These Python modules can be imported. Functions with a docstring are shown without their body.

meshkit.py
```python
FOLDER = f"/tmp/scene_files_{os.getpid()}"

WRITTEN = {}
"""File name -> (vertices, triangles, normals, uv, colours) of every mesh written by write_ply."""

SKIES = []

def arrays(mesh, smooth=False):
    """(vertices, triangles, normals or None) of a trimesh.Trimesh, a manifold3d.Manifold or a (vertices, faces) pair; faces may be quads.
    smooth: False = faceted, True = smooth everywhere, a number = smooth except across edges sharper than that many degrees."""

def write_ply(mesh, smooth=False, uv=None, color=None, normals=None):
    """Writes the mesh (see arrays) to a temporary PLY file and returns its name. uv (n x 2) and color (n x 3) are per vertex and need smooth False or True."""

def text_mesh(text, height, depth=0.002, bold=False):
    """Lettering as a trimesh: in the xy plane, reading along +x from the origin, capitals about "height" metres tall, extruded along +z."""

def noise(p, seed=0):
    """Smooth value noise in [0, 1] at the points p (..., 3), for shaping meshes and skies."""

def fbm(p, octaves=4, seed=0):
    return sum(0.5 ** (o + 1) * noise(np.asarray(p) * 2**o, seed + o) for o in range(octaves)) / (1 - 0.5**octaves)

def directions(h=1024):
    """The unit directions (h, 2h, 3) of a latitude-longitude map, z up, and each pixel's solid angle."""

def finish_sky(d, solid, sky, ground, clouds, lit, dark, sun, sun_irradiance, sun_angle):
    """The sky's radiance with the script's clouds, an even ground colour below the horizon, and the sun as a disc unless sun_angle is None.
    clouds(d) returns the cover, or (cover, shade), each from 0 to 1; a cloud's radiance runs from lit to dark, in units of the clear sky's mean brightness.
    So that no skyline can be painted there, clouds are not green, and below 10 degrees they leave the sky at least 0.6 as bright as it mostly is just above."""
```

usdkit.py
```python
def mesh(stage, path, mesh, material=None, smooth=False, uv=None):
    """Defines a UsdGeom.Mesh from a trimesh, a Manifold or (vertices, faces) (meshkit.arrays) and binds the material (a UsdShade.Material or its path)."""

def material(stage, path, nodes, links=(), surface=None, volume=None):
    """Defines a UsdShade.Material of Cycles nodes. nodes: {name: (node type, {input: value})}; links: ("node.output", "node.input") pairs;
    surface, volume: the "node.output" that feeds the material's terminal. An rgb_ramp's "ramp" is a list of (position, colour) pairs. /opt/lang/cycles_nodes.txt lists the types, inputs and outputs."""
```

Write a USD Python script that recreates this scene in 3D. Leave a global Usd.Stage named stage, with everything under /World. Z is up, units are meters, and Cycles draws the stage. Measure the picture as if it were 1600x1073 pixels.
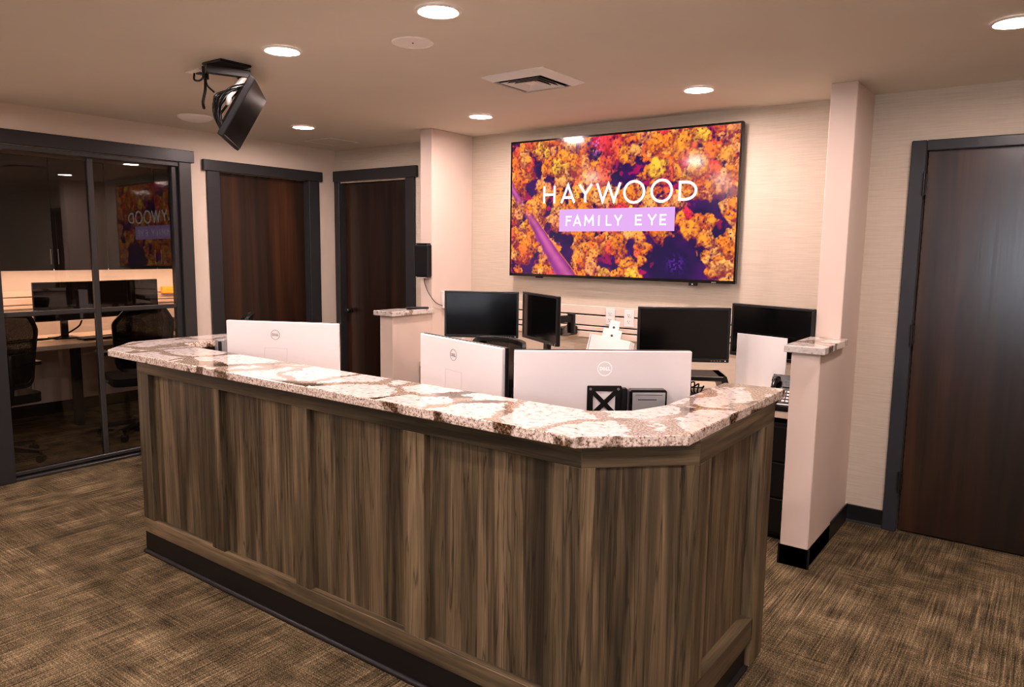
import math, random
import numpy as np, trimesh, usdkit, meshkit
import manifold3d as m3
from pxr import Usd, UsdGeom, UsdShade, UsdLux, Gf, Sdf, Vt
from shapely.geometry import LineString, Polygon, Point, box as sbox
from shapely.ops import unary_union

random.seed(7)
rng = np.random.default_rng(7)
stage = Usd.Stage.CreateInMemory()
UsdGeom.SetStageUpAxis(stage, UsdGeom.Tokens.z)
UsdGeom.SetStageMetersPerUnit(stage, 1.0)
UsdGeom.Xform.Define(stage, '/World')
UsdGeom.Scope.Define(stage, '/World/Looks')

# ---------------------------------------------------------------- camera, light, exposure
EXPOSURE = 1.55
LAMP = 165.0                       # radiance of a downlight lens
LAMP_COL = (1.0, 0.775, 0.725)
UNDER_CABINET = 17.0               # radiance of the office's under-cabinet strip
FOCAL_PX = 1146.79
yaw, pitch, roll = -0.635568, 0.127435, 0.0133715
fwd = np.array([math.sin(yaw)*math.cos(pitch), math.cos(yaw)*math.cos(pitch), -math.sin(pitch)])
rt = np.array([math.cos(yaw), -math.sin(yaw), 0.0]); up = np.cross(rt, fwd)
cr, sr = math.cos(roll), math.sin(roll)
right = cr*rt+sr*up; upv = -sr*rt+cr*up
cam = UsdGeom.Camera.Define(stage, '/World/Camera')
cm = np.eye(4); cm[0, :3] = right; cm[1, :3] = upv; cm[2, :3] = -fwd; cm[3, :3] = (0, 0, 1.57)
cam.AddTransformOp().Set(Gf.Matrix4d(*cm.ravel().tolist()))
cam.CreateHorizontalApertureAttr(36.0)
cam.CreateFocalLengthAttr(FOCAL_PX/1600*36.0)
cam.CreateExposureAttr(EXPOSURE)
cam.CreateClippingRangeAttr((0.05, 100.0))

# overcast daylight outside; it reaches the room only through the unseen window added behind the viewer
sky = UsdLux.DomeLight.Define(stage, '/World/Sky')
sky.CreateColorAttr(Gf.Vec3f(.80, .88, 1.0)); sky.CreateIntensityAttr(2.0)

# ---------------------------------------------------------------- helpers
used = {}
def numbered(path):
    n = used.get(path, 0); used[path] = n+1
    return path if n == 0 else f'{path}_{n:03d}'
def tag(p, label=None, cat=None, group=None, kind=None):
    for k, v in (('label', label), ('category', cat), ('group', group), ('kind', kind)):
        if v: p.SetCustomDataByKey(k, v)
    return p
class Thing:
    def __init__(self, prim, loc=(0, 0, 0), rot=0.0, depth=1):
        self.prim, self.loc, self.rot, self.depth = prim, np.array(loc, float), rot, depth
    @property
    def path(self): return str(self.prim.GetPath())
    def inv(self, mesh):            # world coordinates -> the thing's own
        mesh = mesh.copy(); mesh.apply_translation(-self.loc)
        if self.rot: mesh.apply_transform(trimesh.transformations.rotation_matrix(-self.rot, [0, 0, 1]))
        return mesh
    def add(self, name, mesh, mat, world=True, label=None, smooth=False, loc=None, rotz=None, kind=None):
        if world: mesh = self.inv(mesh)
        path = numbered(self.path+'/'+name)
        m = usdkit.mesh(stage, path, mesh, M[mat], smooth=smooth)
        if loc is not None: m.AddTranslateOp().Set(Gf.Vec3d(*map(float, loc)))
        if rotz is not None: m.AddRotateZOp().Set(math.degrees(rotz))
        if label: m.GetPrim().SetCustomDataByKey('label', label)
        if kind: m.GetPrim().SetCustomDataByKey('kind', kind)
        t = Thing(m.GetPrim(), self.loc, self.rot, self.depth+1)
        return t
def thing(name, label=None, cat=None, loc=(0, 0, 0), rot=0.0, group=None, kind=None):
    x = UsdGeom.Xform.Define(stage, numbered('/World/'+name))
    x.AddTranslateOp().Set(Gf.Vec3d(*map(float, loc))); x.AddRotateZOp().Set(math.degrees(rot))
    tag(x.GetPrim(), label, cat, group, kind)
    return Thing(x.GetPrim(), loc, rot)
def single(name, mesh, mat, label=None, cat=None, group=None, kind=None, smooth=False):
    m = usdkit.mesh(stage, numbered('/World/'+name), mesh, M[mat], smooth=smooth)
    tag(m.GetPrim(), label, cat, group, kind)
    return Thing(m.GetPrim())
def dup(src, loc, rot, label, group=None):
    d = src.prim.GetCustomData()
    base = src.prim.GetName()
    x = UsdGeom.Xform.Define(stage, numbered('/World/'+base))
    x.GetPrim().GetReferences().AddInternalReference(src.prim.GetPath())
    ops = UsdGeom.Xformable(x)
    ops.ClearXformOpOrder()
    x.GetPrim().GetAttribute('xformOp:translate').Set(Gf.Vec3d(*map(float, loc)))
    x.GetPrim().GetAttribute('xformOp:rotateZ').Set(float(math.degrees(rot)))
    ops.SetXformOpOrder([UsdGeom.XformOp(x.GetPrim().GetAttribute('xformOp:translate')), UsdGeom.XformOp(x.GetPrim().GetAttribute('xformOp:rotateZ'))])
    x.GetPrim().SetInstanceable(True)
    tag(x.GetPrim(), label, d['category'], group or d.get('group'))
    return Thing(x.GetPrim(), loc, rot)

cat = lambda *ms: trimesh.util.concatenate([m for m in ms])
def bx(x0, x1, y0, y1, z0, z1, c=0.0):
    """a box, with chamfered edges if c > 0"""
    x0, x1 = min(x0, x1), max(x0, x1); y0, y1 = min(y0, y1), max(y0, y1); z0, z1 = min(z0, z1), max(z0, z1)
    if c <= 0:
        m = trimesh.creation.box([x1-x0, y1-y0, z1-z0]); m.apply_translation([(x0+x1)/2, (y0+y1)/2, (z0+z1)/2]); return m
    c = min(c, (x1-x0)*.45, (y1-y0)*.45, (z1-z0)*.45)
    pts = []
    for X, sx in ((x0, 1), (x1, -1)):
        for Y, sy in ((y0, 1), (y1, -1)):
            for Z, sz in ((z0, 1), (z1, -1)):
                pts += [(X, Y+sy*c, Z+sz*c), (X+sx*c, Y, Z+sz*c), (X+sx*c, Y+sy*c, Z)]
    return trimesh.convex.convex_hull(np.array(pts))
def rbox(w, d, h, r, seg=5):
    """rounded slab: rounded outline in x-y, thickness h along z, centred in x-y"""
    s = sbox(-w/2+r, -d/2+r, w/2-r, d/2-r).buffer(r, quad_segs=seg)
    return ext(s, 0, h)
def ext(poly, z0, z1):
    gs = getattr(poly, 'geoms', [poly]); out = []
    for g in gs:
        m = trimesh.creation.extrude_polygon(g, z1-z0, engine='earcut'); m.apply_translation([0, 0, z0]); out.append(m)
    return cat(*out)
def stand_up(m, flip=False):
    """a flat x-y shape set upright: x stays, y -> z, thickness -> -y (front faces -y)"""
    T = np.array([[1, 0, 0, 0], [0, 0, -1, 0], [0, 1, 0, 0], [0, 0, 0, 1.0]])
    m = m.copy(); m.apply_transform(T); return m
def moved(m, x=0, y=0, z=0, rz=0, rx=0, ry=0):
    m = m.copy()
    for a, ax in ((rx, [1, 0, 0]), (ry, [0, 1, 0]), (rz, [0, 0, 1])):
        if a: m.apply_transform(trimesh.transformations.rotation_matrix(a, ax))
    m.apply_translation([x, y, z]); return m
def lathe(profile, n=32):
    return trimesh.creation.revolve(np.array(profile, float), sections=n)
def cyl(r, z0, z1, n=20, x=0, y=0):
    m = trimesh.creation.cylinder(r, z1-z0, sections=n); m.apply_translation([x, y, (z0+z1)/2]); return m
def frame_of(o, ax, ay, az):
    T = np.eye(4); T[:3, 0] = ax; T[:3, 1] = ay; T[:3, 2] = az; T[:3, 3] = o; return T
def tube(pts, r, n=8, sub=6):
    """a round wire through the points (Catmull-Rom)"""
    P = np.array(pts, float)
    if len(P) > 2 and sub > 1:
        Q = np.vstack([2*P[0]-P[1], P, 2*P[-1]-P[-2]]); out = []
        for i in range(1, len(Q)-2):
            for t in np.linspace(0, 1, sub, endpoint=False):
                a, b, c, d = Q[i-1:i+3]
                out.append(.5*((2*b)+(-a+c)*t+(2*a-5*b+4*c-d)*t*t+(-a+3*b-3*c+d)*t**3))
        P = np.vstack(out+[P[-1]])
    T = np.gradient(P, axis=0); T /= np.linalg.norm(T, axis=1, keepdims=True)+1e-12
    ref = np.array([0, 0, 1.0]) if abs(T[0, 2]) < .9 else np.array([1.0, 0, 0])
    a = np.linspace(0, 2*np.pi, n, endpoint=False); V = []; 
    u = np.cross(T[0], ref); u /= np.linalg.norm(u)
    for p, t in zip(P, T):
        u = u-t*(u@t); u /= np.linalg.norm(u)+1e-12; w = np.cross(t, u)
        V.append(p+r*(np.cos(a)[:, None]*u+np.sin(a)[:, None]*w))
    V = np.vstack(V); F = []
    k = len(P)
    for i in range(k-1):
        for j in range(n):
            q = (j+1) % n
            F += [(i*n+j, i*n+q, (i+1)*n+q), (i*n+j, (i+1)*n+q, (i+1)*n+j)]
    V = np.vstack([V, P[0], P[-1]]); c0, c1 = len(V)-2, len(V)-1
    for j in range(n):
        q = (j+1) % n
        F += [(c0, q, j), (c1, (k-1)*n+j, (k-1)*n+q)]
    return trimesh.Trimesh(V, F, process=False)
def hullpts(pts): return trimesh.convex.convex_hull(np.array(pts, float))

def lin(r, g, b):
    f = lambda c: (c/255/12.92) if c/255 <= .04045 else ((c/255+.055)/1.055)**2.4
    return (f(r), f(g), f(b))

# ---------------------------------------------------------------- materials
M = {}
def plain(name, col, rough=.5, metal=0.0, spec=.5, **kw):
    M[name] = usdkit.material(stage, '/World/Looks/'+name, {'p': ('principled_bsdf', dict(base_color=col, roughness=rough, metallic=metal, specular_ior_level=spec, **kw))}, [], surface='p.BSDF')
def mat(name, nodes, links, surface='p.BSDF'):
    M[name] = usdkit.material(stage, '/World/Looks/'+name, nodes, links, surface=surface)
plain('black_plastic', lin(9, 9, 10), .4, 0, .35)
plain('black_gloss', lin(9, 9, 10), .16)
plain('screen_off', lin(7, 7, 8), .14, 0, .3)
plain('dark_grey_plastic', lin(26, 28, 30), .4, 0, .4)
plain('white_plastic', lin(226, 222, 220), .4)
plain('monitor_white', lin(222, 216, 216), .38)
plain('silver', lin(178, 178, 180), .32, .9)
plain('grey_plastic', lin(168, 170, 172), .3, .35)
plain('logo_grey', lin(120, 108, 102), .35, .5)
plain('logo_white', lin(255, 254, 252), .5)
plain('outline_grey', lin(196, 186, 182), .5)
plain('black_rubber', lin(13, 13, 16), .4, 0, .35)
plain('kick_brown', lin(13, 10, 10), .5, 0, .3)
plain('white_pole', lin(225, 220, 215), .3, .2)
plain('chrome', lin(210, 210, 210), .15, 1.0)
plain('hinge_black', lin(12, 11, 11), .4, .2)
plain('fabric_black', lin(9, 9, 10), .85, 0, .2)
plain('yellow_plastic', lin(245, 170, 20), .5)
plain('white_key', lin(225, 222, 220), .4)
plain('cabinet_dark', lin(24, 23, 21), .5)
plain('trim_white', lin(240, 234, 228), .45)
plain('outlet_slot', lin(45, 40, 38), .5)
plain('wire_grey', lin(90, 82, 74), .5)
plain('phone_screen', lin(70, 80, 84), .2)
mat('lamp_lens', {'e': ('emission', dict(color=LAMP_COL, strength=LAMP))}, [], 'e.emission')
mat('strip_glow', {'e': ('emission', dict(color=(1.0, .58, .38), strength=UNDER_CABINET))}, [], 'e.emission')
mat('led_white', {'e': ('emission', dict(color=(1.0, .95, .9), strength=.25))}, [], 'e.emission')

def painted(name, col, var=.03, bump=.05, rough=.6):
    c0 = tuple(max(0, x*(1-var)) for x in col); c1 = tuple(x*(1+var) for x in col)
    mat(name, {'g': ('texture_coordinate', {}), 'n': ('noise_texture', dict(scale=140.0, detail=3.0)), 'n2': ('noise_texture', dict(scale=2.2, detail=3.0)),
               'r': ('rgb_ramp', {'ramp': [(.3, c0), (.7, c1)]}), 'b': ('bump', dict(strength=bump, distance=.004)), 'p': ('principled_bsdf', dict(roughness=rough, specular_ior_level=.3))},
        [('g.object', 'n.vector'), ('g.object', 'n2.vector'), ('n2.fac', 'r.fac'), ('r.color', 'p.base_color'), ('n.fac', 'b.height'), ('b.normal', 'p.normal')])
painted('wall_paint', lin(212, 196, 180))
painted('half_wall_paint', lin(213, 195, 183), .02, .03, .5)
painted('ceiling_paint', lin(217, 209, 195), .02, .06, .75)
painted('trim_charcoal', lin(44, 44, 46), .06, .12, .33)
painted('frame_grey', lin(54, 52, 51), .06, .06, .35)
painted('metal_frame', lin(46, 48, 53), .05, .05, .3)
painted('slat_cream', lin(214, 198, 184), .03, .03, .5)
painted('worktop_laminate', lin(206, 190, 172), .04, .02, .4)
painted('office_wall', lin(196, 186, 176), .02, .03, .6)

# linen wallpaper: fine horizontal threads
mat('linen_wallpaper', {'g': ('texture_coordinate', {}), 'm': ('mapping', dict(scale=(5.0, 5.0, 190.0))), 'n': ('noise_texture', dict(scale=1.0, detail=4.0, roughness=.65)),
    'm2': ('mapping', dict(scale=(70.0, 70.0, 9.0))), 'n2': ('noise_texture', dict(scale=1.0, detail=3.0)), 'mx': ('mix', dict(mix_type='mix', fac=.12)),
    'r': ('rgb_ramp', {'ramp': [(.25, lin(186, 172, 154)), (.5, lin(200, 186, 168)), (.75, lin(210, 197, 180))]}), 'b': ('bump', dict(strength=.25, distance=.002)), 'p': ('principled_bsdf', dict(roughness=.62, specular_ior_level=.3))},
    [('g.object', 'm.vector'), ('m.vector', 'n.vector'), ('g.object', 'm2.vector'), ('m2.vector', 'n2.vector'), ('n.fac', 'mx.color1'), ('n2.fac', 'mx.color2'), ('mx.color', 'r.fac'), ('r.color', 'p.base_color'), ('mx.color', 'b.height'), ('b.normal', 'p.normal')])

# carpet: cross-hatched loop pile
mat('carpet', {'g': ('geometry', {}),
    'ma': ('mapping', dict(scale=(4.0, 130.0, 1.0))), 'na': ('noise_texture', dict(scale=1.0, detail=3.0, roughness=.6)),
    'mb': ('mapping', dict(scale=(130.0, 2.6, 1.0))), 'nb': ('noise_texture', dict(scale=1.0, detail=3.0, roughness=.6)),
    'mc': ('mapping', dict(scale=(2.6, 1.9, 1.0))), 'nc': ('noise_texture', dict(scale=1.0, detail=2.0, roughness=.55)),
    'nd': ('noise_texture', dict(scale=190.0, detail=3.0, roughness=.65)), 'nf': ('noise_texture', dict(scale=7.0, detail=3.0)),
    'rc': ('rgb_ramp', {'ramp': [(.36, (0.30,)*3), (.54, (.82,)*3)]}), 'mx': ('mix', dict(mix_type='mix')), 'm2': ('mix', dict(mix_type='mix', fac=.52)), 'm3': ('mix', dict(mix_type='mix', fac=.16)),
    'r': ('rgb_ramp', {'ramp': [(.39, lin(22, 19, 13)), (.46, lin(66, 57, 41)), (.53, lin(110, 95, 70)), (.61, lin(170, 149, 116))]}),
    'b': ('bump', dict(strength=.9, distance=.006)), 'p': ('principled_bsdf', dict(roughness=.95, specular_ior_level=.1))},
    [('g.position', 'ma.vector'), ('g.position', 'mb.vector'), ('g.position', 'mc.vector'), ('g.position', 'nd.vector'), ('g.position', 'nf.vector'), ('ma.vector', 'na.vector'), ('mb.vector', 'nb.vector'), ('mc.vector', 'nc.vector'),
     ('nc.fac', 'rc.fac'), ('rc.color', 'mx.fac'), ('na.fac', 'mx.color1'), ('nb.fac', 'mx.color2'), ('mx.color', 'm2.color1'), ('nd.fac', 'm2.color2'), ('m2.color', 'm3.color1'), ('nf.fac', 'm3.color2'), ('m3.color', 'r.fac'), ('r.color', 'p.base_color'),
     ('nd.fac', 'b.height'), ('b.normal', 'p.normal')])

def wood(name, along, cols, scale=14.0, rough=.42, spec=.4, line=.75, contrast=(.32, .5, .68)):
    s = [scale]*3; s['xyz'.index(along)] = scale*.045
    f = [scale*9]*3; f['xyz'.index(along)] = scale*.22
    l = [scale*2.3]*3; l['xyz'.index(along)] = scale*.07
    mat(name, {'g': ('texture_coordinate', {}), 'o': ('object_info', {}), 'ov': ('combine_xyz', {}), 'ad': ('vector_math', dict(math_type='add')), 'mul': ('math', dict(math_type='multiply', value2=7.3)),
        'm1': ('mapping', dict(scale=tuple(s))), 'n1': ('noise_texture', dict(scale=1.0, detail=5.0, roughness=.55, distortion=.9)),
        'm2': ('mapping', dict(scale=tuple(f))), 'n2': ('noise_texture', dict(scale=1.0, detail=3.0, roughness=.6)),
        'm3': ('mapping', dict(scale=tuple(l))), 'n3': ('noise_texture', dict(scale=1.0, detail=2.0, distortion=1.2)),
        'r': ('rgb_ramp', {'ramp': [(contrast[0], cols[0]), (contrast[1], cols[1]), (contrast[2], cols[2])]}),
        'r2': ('rgb_ramp', {'ramp': [(.3, (.68,)*3), (.65, (1.08,)*3)]}), 'r3': ('rgb_ramp', {'ramp': [(.46, (1,)*3), (.497, (1-line,)*3), (.503, (1-line,)*3), (.53, (1,)*3)]}),
        'x1': ('mix', dict(mix_type='multiply', fac=1.0)), 'x2': ('mix', dict(mix_type='multiply', fac=.85)), 'b': ('bump', dict(strength=.12, distance=.002)), 'p': ('principled_bsdf', dict(roughness=rough, specular_ior_level=spec))},
        [('o.random', 'mul.value1'), ('mul.value', 'ov.x'), ('mul.value', 'ov.y'), ('mul.value', 'ov.z'), ('g.object', 'ad.vector1'), ('ov.vector', 'ad.vector2'),
         ('ad.vector', 'm1.vector'), ('m1.vector', 'n1.vector'), ('ad.vector', 'm2.vector'), ('m2.vector', 'n2.vector'), ('ad.vector', 'm3.vector'), ('m3.vector', 'n3.vector'),
         ('n1.fac', 'r.fac'), ('n2.fac', 'r2.fac'), ('n3.fac', 'r3.fac'), ('r.color', 'x1.color1'), ('r2.color', 'x1.color2'), ('x1.color', 'x2.color1'), ('r3.color', 'x2.color2'), ('x2.color', 'p.base_color'), ('n2.fac', 'b.height'), ('b.normal', 'p.normal')])
walnut = (lin(42, 36, 26), lin(82, 70, 51), lin(124, 106, 80))
wood('walnut_upright', 'z', walnut)
wood('walnut_level', 'x', walnut, line=.5)
wood('walnut_deep', 'y', walnut, line=.5)
espresso = (lin(20, 12, 8), lin(42, 25, 16), lin(84, 50, 29))
wood('espresso_door', 'z', espresso, scale=3.6, rough=.25, spec=.6, line=.2, contrast=(.32, .52, .78))

# veined quartz
mat('quartz', {'g': ('geometry', {}), 'wn': ('noise_texture', dict(scale=4.5, detail=3.0)), 'ws': ('vector_math', dict(math_type='scale', scale=.26)), 'wa': ('vector_math', dict(math_type='add')),
    'mp': ('mapping', dict(scale=(3.4, 2.7, 1.0), rotation=(0, 0, .55))), 'v': ('voronoi_texture', dict(feature='distance_to_edge', scale=1.0)),
    'en': ('noise_texture', dict(scale=60.0, detail=3.0)), 'em': ('math', dict(math_type='multiply_add', value2=.13, value3=-.065)), 'ea': ('math', dict(math_type='add')),
    'vr': ('rgb_ramp', {'ramp': [(0, (1,)*3), (.060, (1,)*3), (.072, (0,)*3)]}),
    'pn': ('noise_texture', dict(scale=2.3, detail=1.0)), 'pr': ('rgb_ramp', {'ramp': [(.27, (0,)*3), (.33, (1,)*3)]}), 'vm': ('math', dict(math_type='multiply')),
    'sp': ('noise_texture', dict(scale=130.0, detail=3.0, roughness=.75)), 'sr': ('rgb_ramp', {'ramp': [(.38, lin(84, 69, 55)), (.48, lin(142, 124, 106)), (.60, lin(186, 170, 154))]}),
    'dk': ('noise_texture', dict(scale=3.4, detail=2.0)), 'dr': ('rgb_ramp', {'ramp': [(.53, (0,)*3), (.60, (1,)*3)]}), 'ds': ('rgb_ramp', {'ramp': [(.42, lin(30, 28, 20)), (.55, lin(80, 62, 44)), (.68, lin(160, 138, 112))]}), 'dm': ('mix', dict(mix_type='mix')),
    'fl': ('noise_texture', dict(scale=42.0, detail=4.0, roughness=.7)), 'fr': ('rgb_ramp', {'ramp': [(.33, lin(112, 96, 85)), (.42, lin(196, 186, 180)), (.6, lin(212, 204, 200))]}),
    'mx': ('mix', dict(mix_type='mix')), 'p': ('principled_bsdf', dict(roughness=.07, specular_ior_level=.55))},
    [('g.position', 'wn.vector'), ('wn.color', 'ws.vector1'), ('g.position', 'wa.vector1'), ('ws.vector', 'wa.vector2'), ('wa.vector', 'mp.vector'), ('mp.vector', 'v.vector'),
     ('g.position', 'en.vector'), ('en.fac', 'em.value1'), ('v.distance', 'ea.value1'), ('em.value', 'ea.value2'), ('ea.value', 'vr.fac'), ('g.position', 'pn.vector'), ('pn.fac', 'pr.fac'), ('vr.color', 'vm.value1'), ('pr.color', 'vm.value2'),
     ('g.position', 'sp.vector'), ('sp.fac', 'sr.fac'), ('g.position', 'dk.vector'), ('dk.fac', 'dr.fac'), ('sp.fac', 'ds.fac'), ('dr.color', 'dm.fac'), ('sr.color', 'dm.color1'), ('ds.color', 'dm.color2'),
     ('g.position', 'fl.vector'), ('fl.fac', 'fr.fac'), ('vm.value', 'mx.fac'), ('fr.color', 'mx.color1'), ('dm.color', 'mx.color2'), ('mx.color', 'p.base_color')])
# quartz edge: the same stone, cut across its crystals
mat('quartz_edge', {'g': ('geometry', {}), 'sp': ('noise_texture', dict(scale=120.0, detail=3.0, roughness=.75)), 'sr': ('rgb_ramp', {'ramp': [(.36, lin(86, 68, 54)), (.45, lin(172, 150, 134)), (.56, lin(216, 203, 194))]}),
    'dk': ('noise_texture', dict(scale=9.0, detail=2.0)), 'dr': ('rgb_ramp', {'ramp': [(.54, (0,)*3), (.60, (1,)*3)]}), 'ds': ('rgb_ramp', {'ramp': [(.42, lin(40, 28, 20)), (.58, lin(104, 80, 58)), (.70, lin(190, 164, 138))]}), 'dm': ('mix', dict(mix_type='mix')), 'p': ('principled_bsdf', dict(roughness=.12))},
    [('g.position', 'sp.vector'), ('sp.fac', 'sr.fac'), ('g.position', 'dk.vector'), ('dk.fac', 'dr.fac'), ('sp.fac', 'ds.fac'), ('dr.color', 'dm.fac'), ('sr.color', 'dm.color1'), ('ds.color', 'dm.color2'), ('dm.color', 'p.base_color')])

mat('window_glass', {'t': ('transparent_bsdf', dict(color=(.93, .93, .93))), 'gl': ('glossy_bsdf', dict(color=(1, 1, 1), roughness=0.0)), 'f': ('fresnel', dict(IOR=1.4)), 'x': ('mix_closure', {})},
    [('f.fac', 'x.fac'), ('t.BSDF', 'x.closure1'), ('gl.BSDF', 'x.closure2')], 'x.closure')
mat('chair_mesh', {'g': ('texture_coordinate', {}), 'c': ('checker_texture', dict(scale=260.0, color1=(1, 1, 1), color2=(.55, .55, .55))), 't': ('transparent_bsdf', {}), 'd': ('diffuse_bsdf', dict(color=lin(9, 9, 10))), 'x': ('mix_closure', {})},
    [('g.object', 'c.vector'), ('c.color', 'x.fac'), ('t.BSDF', 'x.closure1'), ('d.BSDF', 'x.closure2')], 'x.closure')
GAIN = 1.0/2**EXPOSURE
mat('tv_picture', {'a': ('attribute', dict(attribute='picture')), 'p': ('principled_bsdf', dict(base_color=(.004, .004, .004), roughness=.11, specular_ior_level=.32, emission_strength=1.15*GAIN))}, [('a.color', 'p.emission_color')])
mat('tv_white', {'p': ('principled_bsdf', dict(base_color=(.004,)*3, roughness=.09, emission_color=(1.0, .98, .99), emission_strength=1.25*GAIN))}, [])
mat('tv_lavender', {'p': ('principled_bsdf', dict(base_color=(.004,)*3, roughness=.09, emission_color=lin(236, 180, 250), emission_strength=.95*GAIN))}, [])

# ---------------------------------------------------------------- the room
XL, YB, H = -5.42, 4.57, 2.445          # left wall, back wall, ceiling
XR, YF = 2.3, -3.2                      # right wall, wall behind the camera
OX, OY0, OY1 = -7.4, 0.2, 4.73           # office: far wall, end walls
single('floor', bx(OX-.2, XR+.2, YF-.2, OY1+.2, -.1, 0), 'carpet', kind='structure')
AX, AY, AH = -2.27, 3.23, .150           # centre and half-width of the air diffuser's opening
single('ceiling', cat(bx(OX-.2, AX-AH, YF-.2, OY1+.2, H, H+.12), bx(AX+AH, XR+.2, YF-.2, OY1+.2, H, H+.12), bx(AX-AH, AX+AH, YF-.2, AY-AH, H, H+.12), bx(AX-AH, AX+AH, AY+AH, OY1+.2, H, H+.12)), 'ceiling_paint', kind='structure')
single('wall_right', bx(XR, XR+.12, YF, YB+.12, 0, H), 'wall_paint', kind='structure')
W0, W1, WZ0, WZ1 = -.55, .95, .95, 2.15       # unseen window behind the viewer, added for the sheen on the dark door
single('wall_front', cat(bx(XL-.14, W0, YF-.12, YF, 0, H), bx(W1, XR+.12, YF-.12, YF, 0, H), bx(W0, W1, YF-.12, YF, 0, WZ0), bx(W0, W1, YF-.12, YF, WZ1, H)), 'wall_paint', kind='structure')
t = thing('window_2', loc=(.2, YF, WZ0), kind='structure')
for a, b, c_, d in ((W0, W0+.05, WZ0, WZ1), (W1-.05, W1, WZ0, WZ1), (.18, .22, WZ0+.05, WZ1-.05), (W0+.05, W1-.05, WZ0, WZ0+.05), (W0+.05, W1-.05, WZ1-.05, WZ1)):
    t.add('frame', bx(a, b, YF-.09, YF-.03, c_, d, .003), 'metal_frame')
for a, b in ((W0+.05, .18), (.22, W1-.05)): t.add('pane', bx(a, b, YF-.063, YF-.057, WZ0+.05, WZ1-.05), 'window_glass')
# back wall with recesses for the two doors
D2 = (-5.352, -4.50, 2.15); D3 = (-.62, .30, 2.128)
RC = .10
def wall_x(y0, y1, x0, x1, holes):
    ms = []; x = x0
    for a, b, zt in sorted(holes):
        ms += [bx(x, a, y0, y1, 0, H), bx(a, b, y0, y1, zt, H), bx(a, b, y0+RC, y1, 0, zt)]; x = b
    return cat(*ms, bx(x, x1, y0, y1, 0, H))
single('wall_back', wall_x(YB, YB+.16, XL-.14, XR, [D2, D3]), 'linen_wallpaper', kind='structure')
# left wall: office glazing and a door
G0, G1, GZ = 1.80, 3.075, 2.185
D1 = (3.385, 4.262, 2.15)
single('wall_left', cat(bx(XL-.14, XL, YF, G0, 0, H), bx(XL-.14, XL, G0, G1, GZ, H), bx(XL-.14, XL, G1, D1[0], 0, H), bx(XL-.14, XL, D1[0], D1[1], D1[2], H),
       bx(XL-.14, XL-RC, D1[0], D1[1], 0, D1[2]), bx(XL-.14, XL, D1[1], YB, 0, H)), 'wall_paint', kind='structure')
# office shell
single('wall_office_far', bx(OX-.12, OX, OY0, OY1, 0, H), 'office_wall', kind='structure')
single('wall_office_end', bx(OX-.12, XL-.14, OY1, OY1+.12, 0, H), 'office_wall', kind='structure')
single('wall_office_near', bx(OX-.12, XL-.14, OY0-.12, OY0, 0, H), 'office_wall', kind='structure')
single('baseboard_office', bx(OX, OX+.012, OY0, OY1, 0, .11), 'black_rubber', kind='structure')

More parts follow.
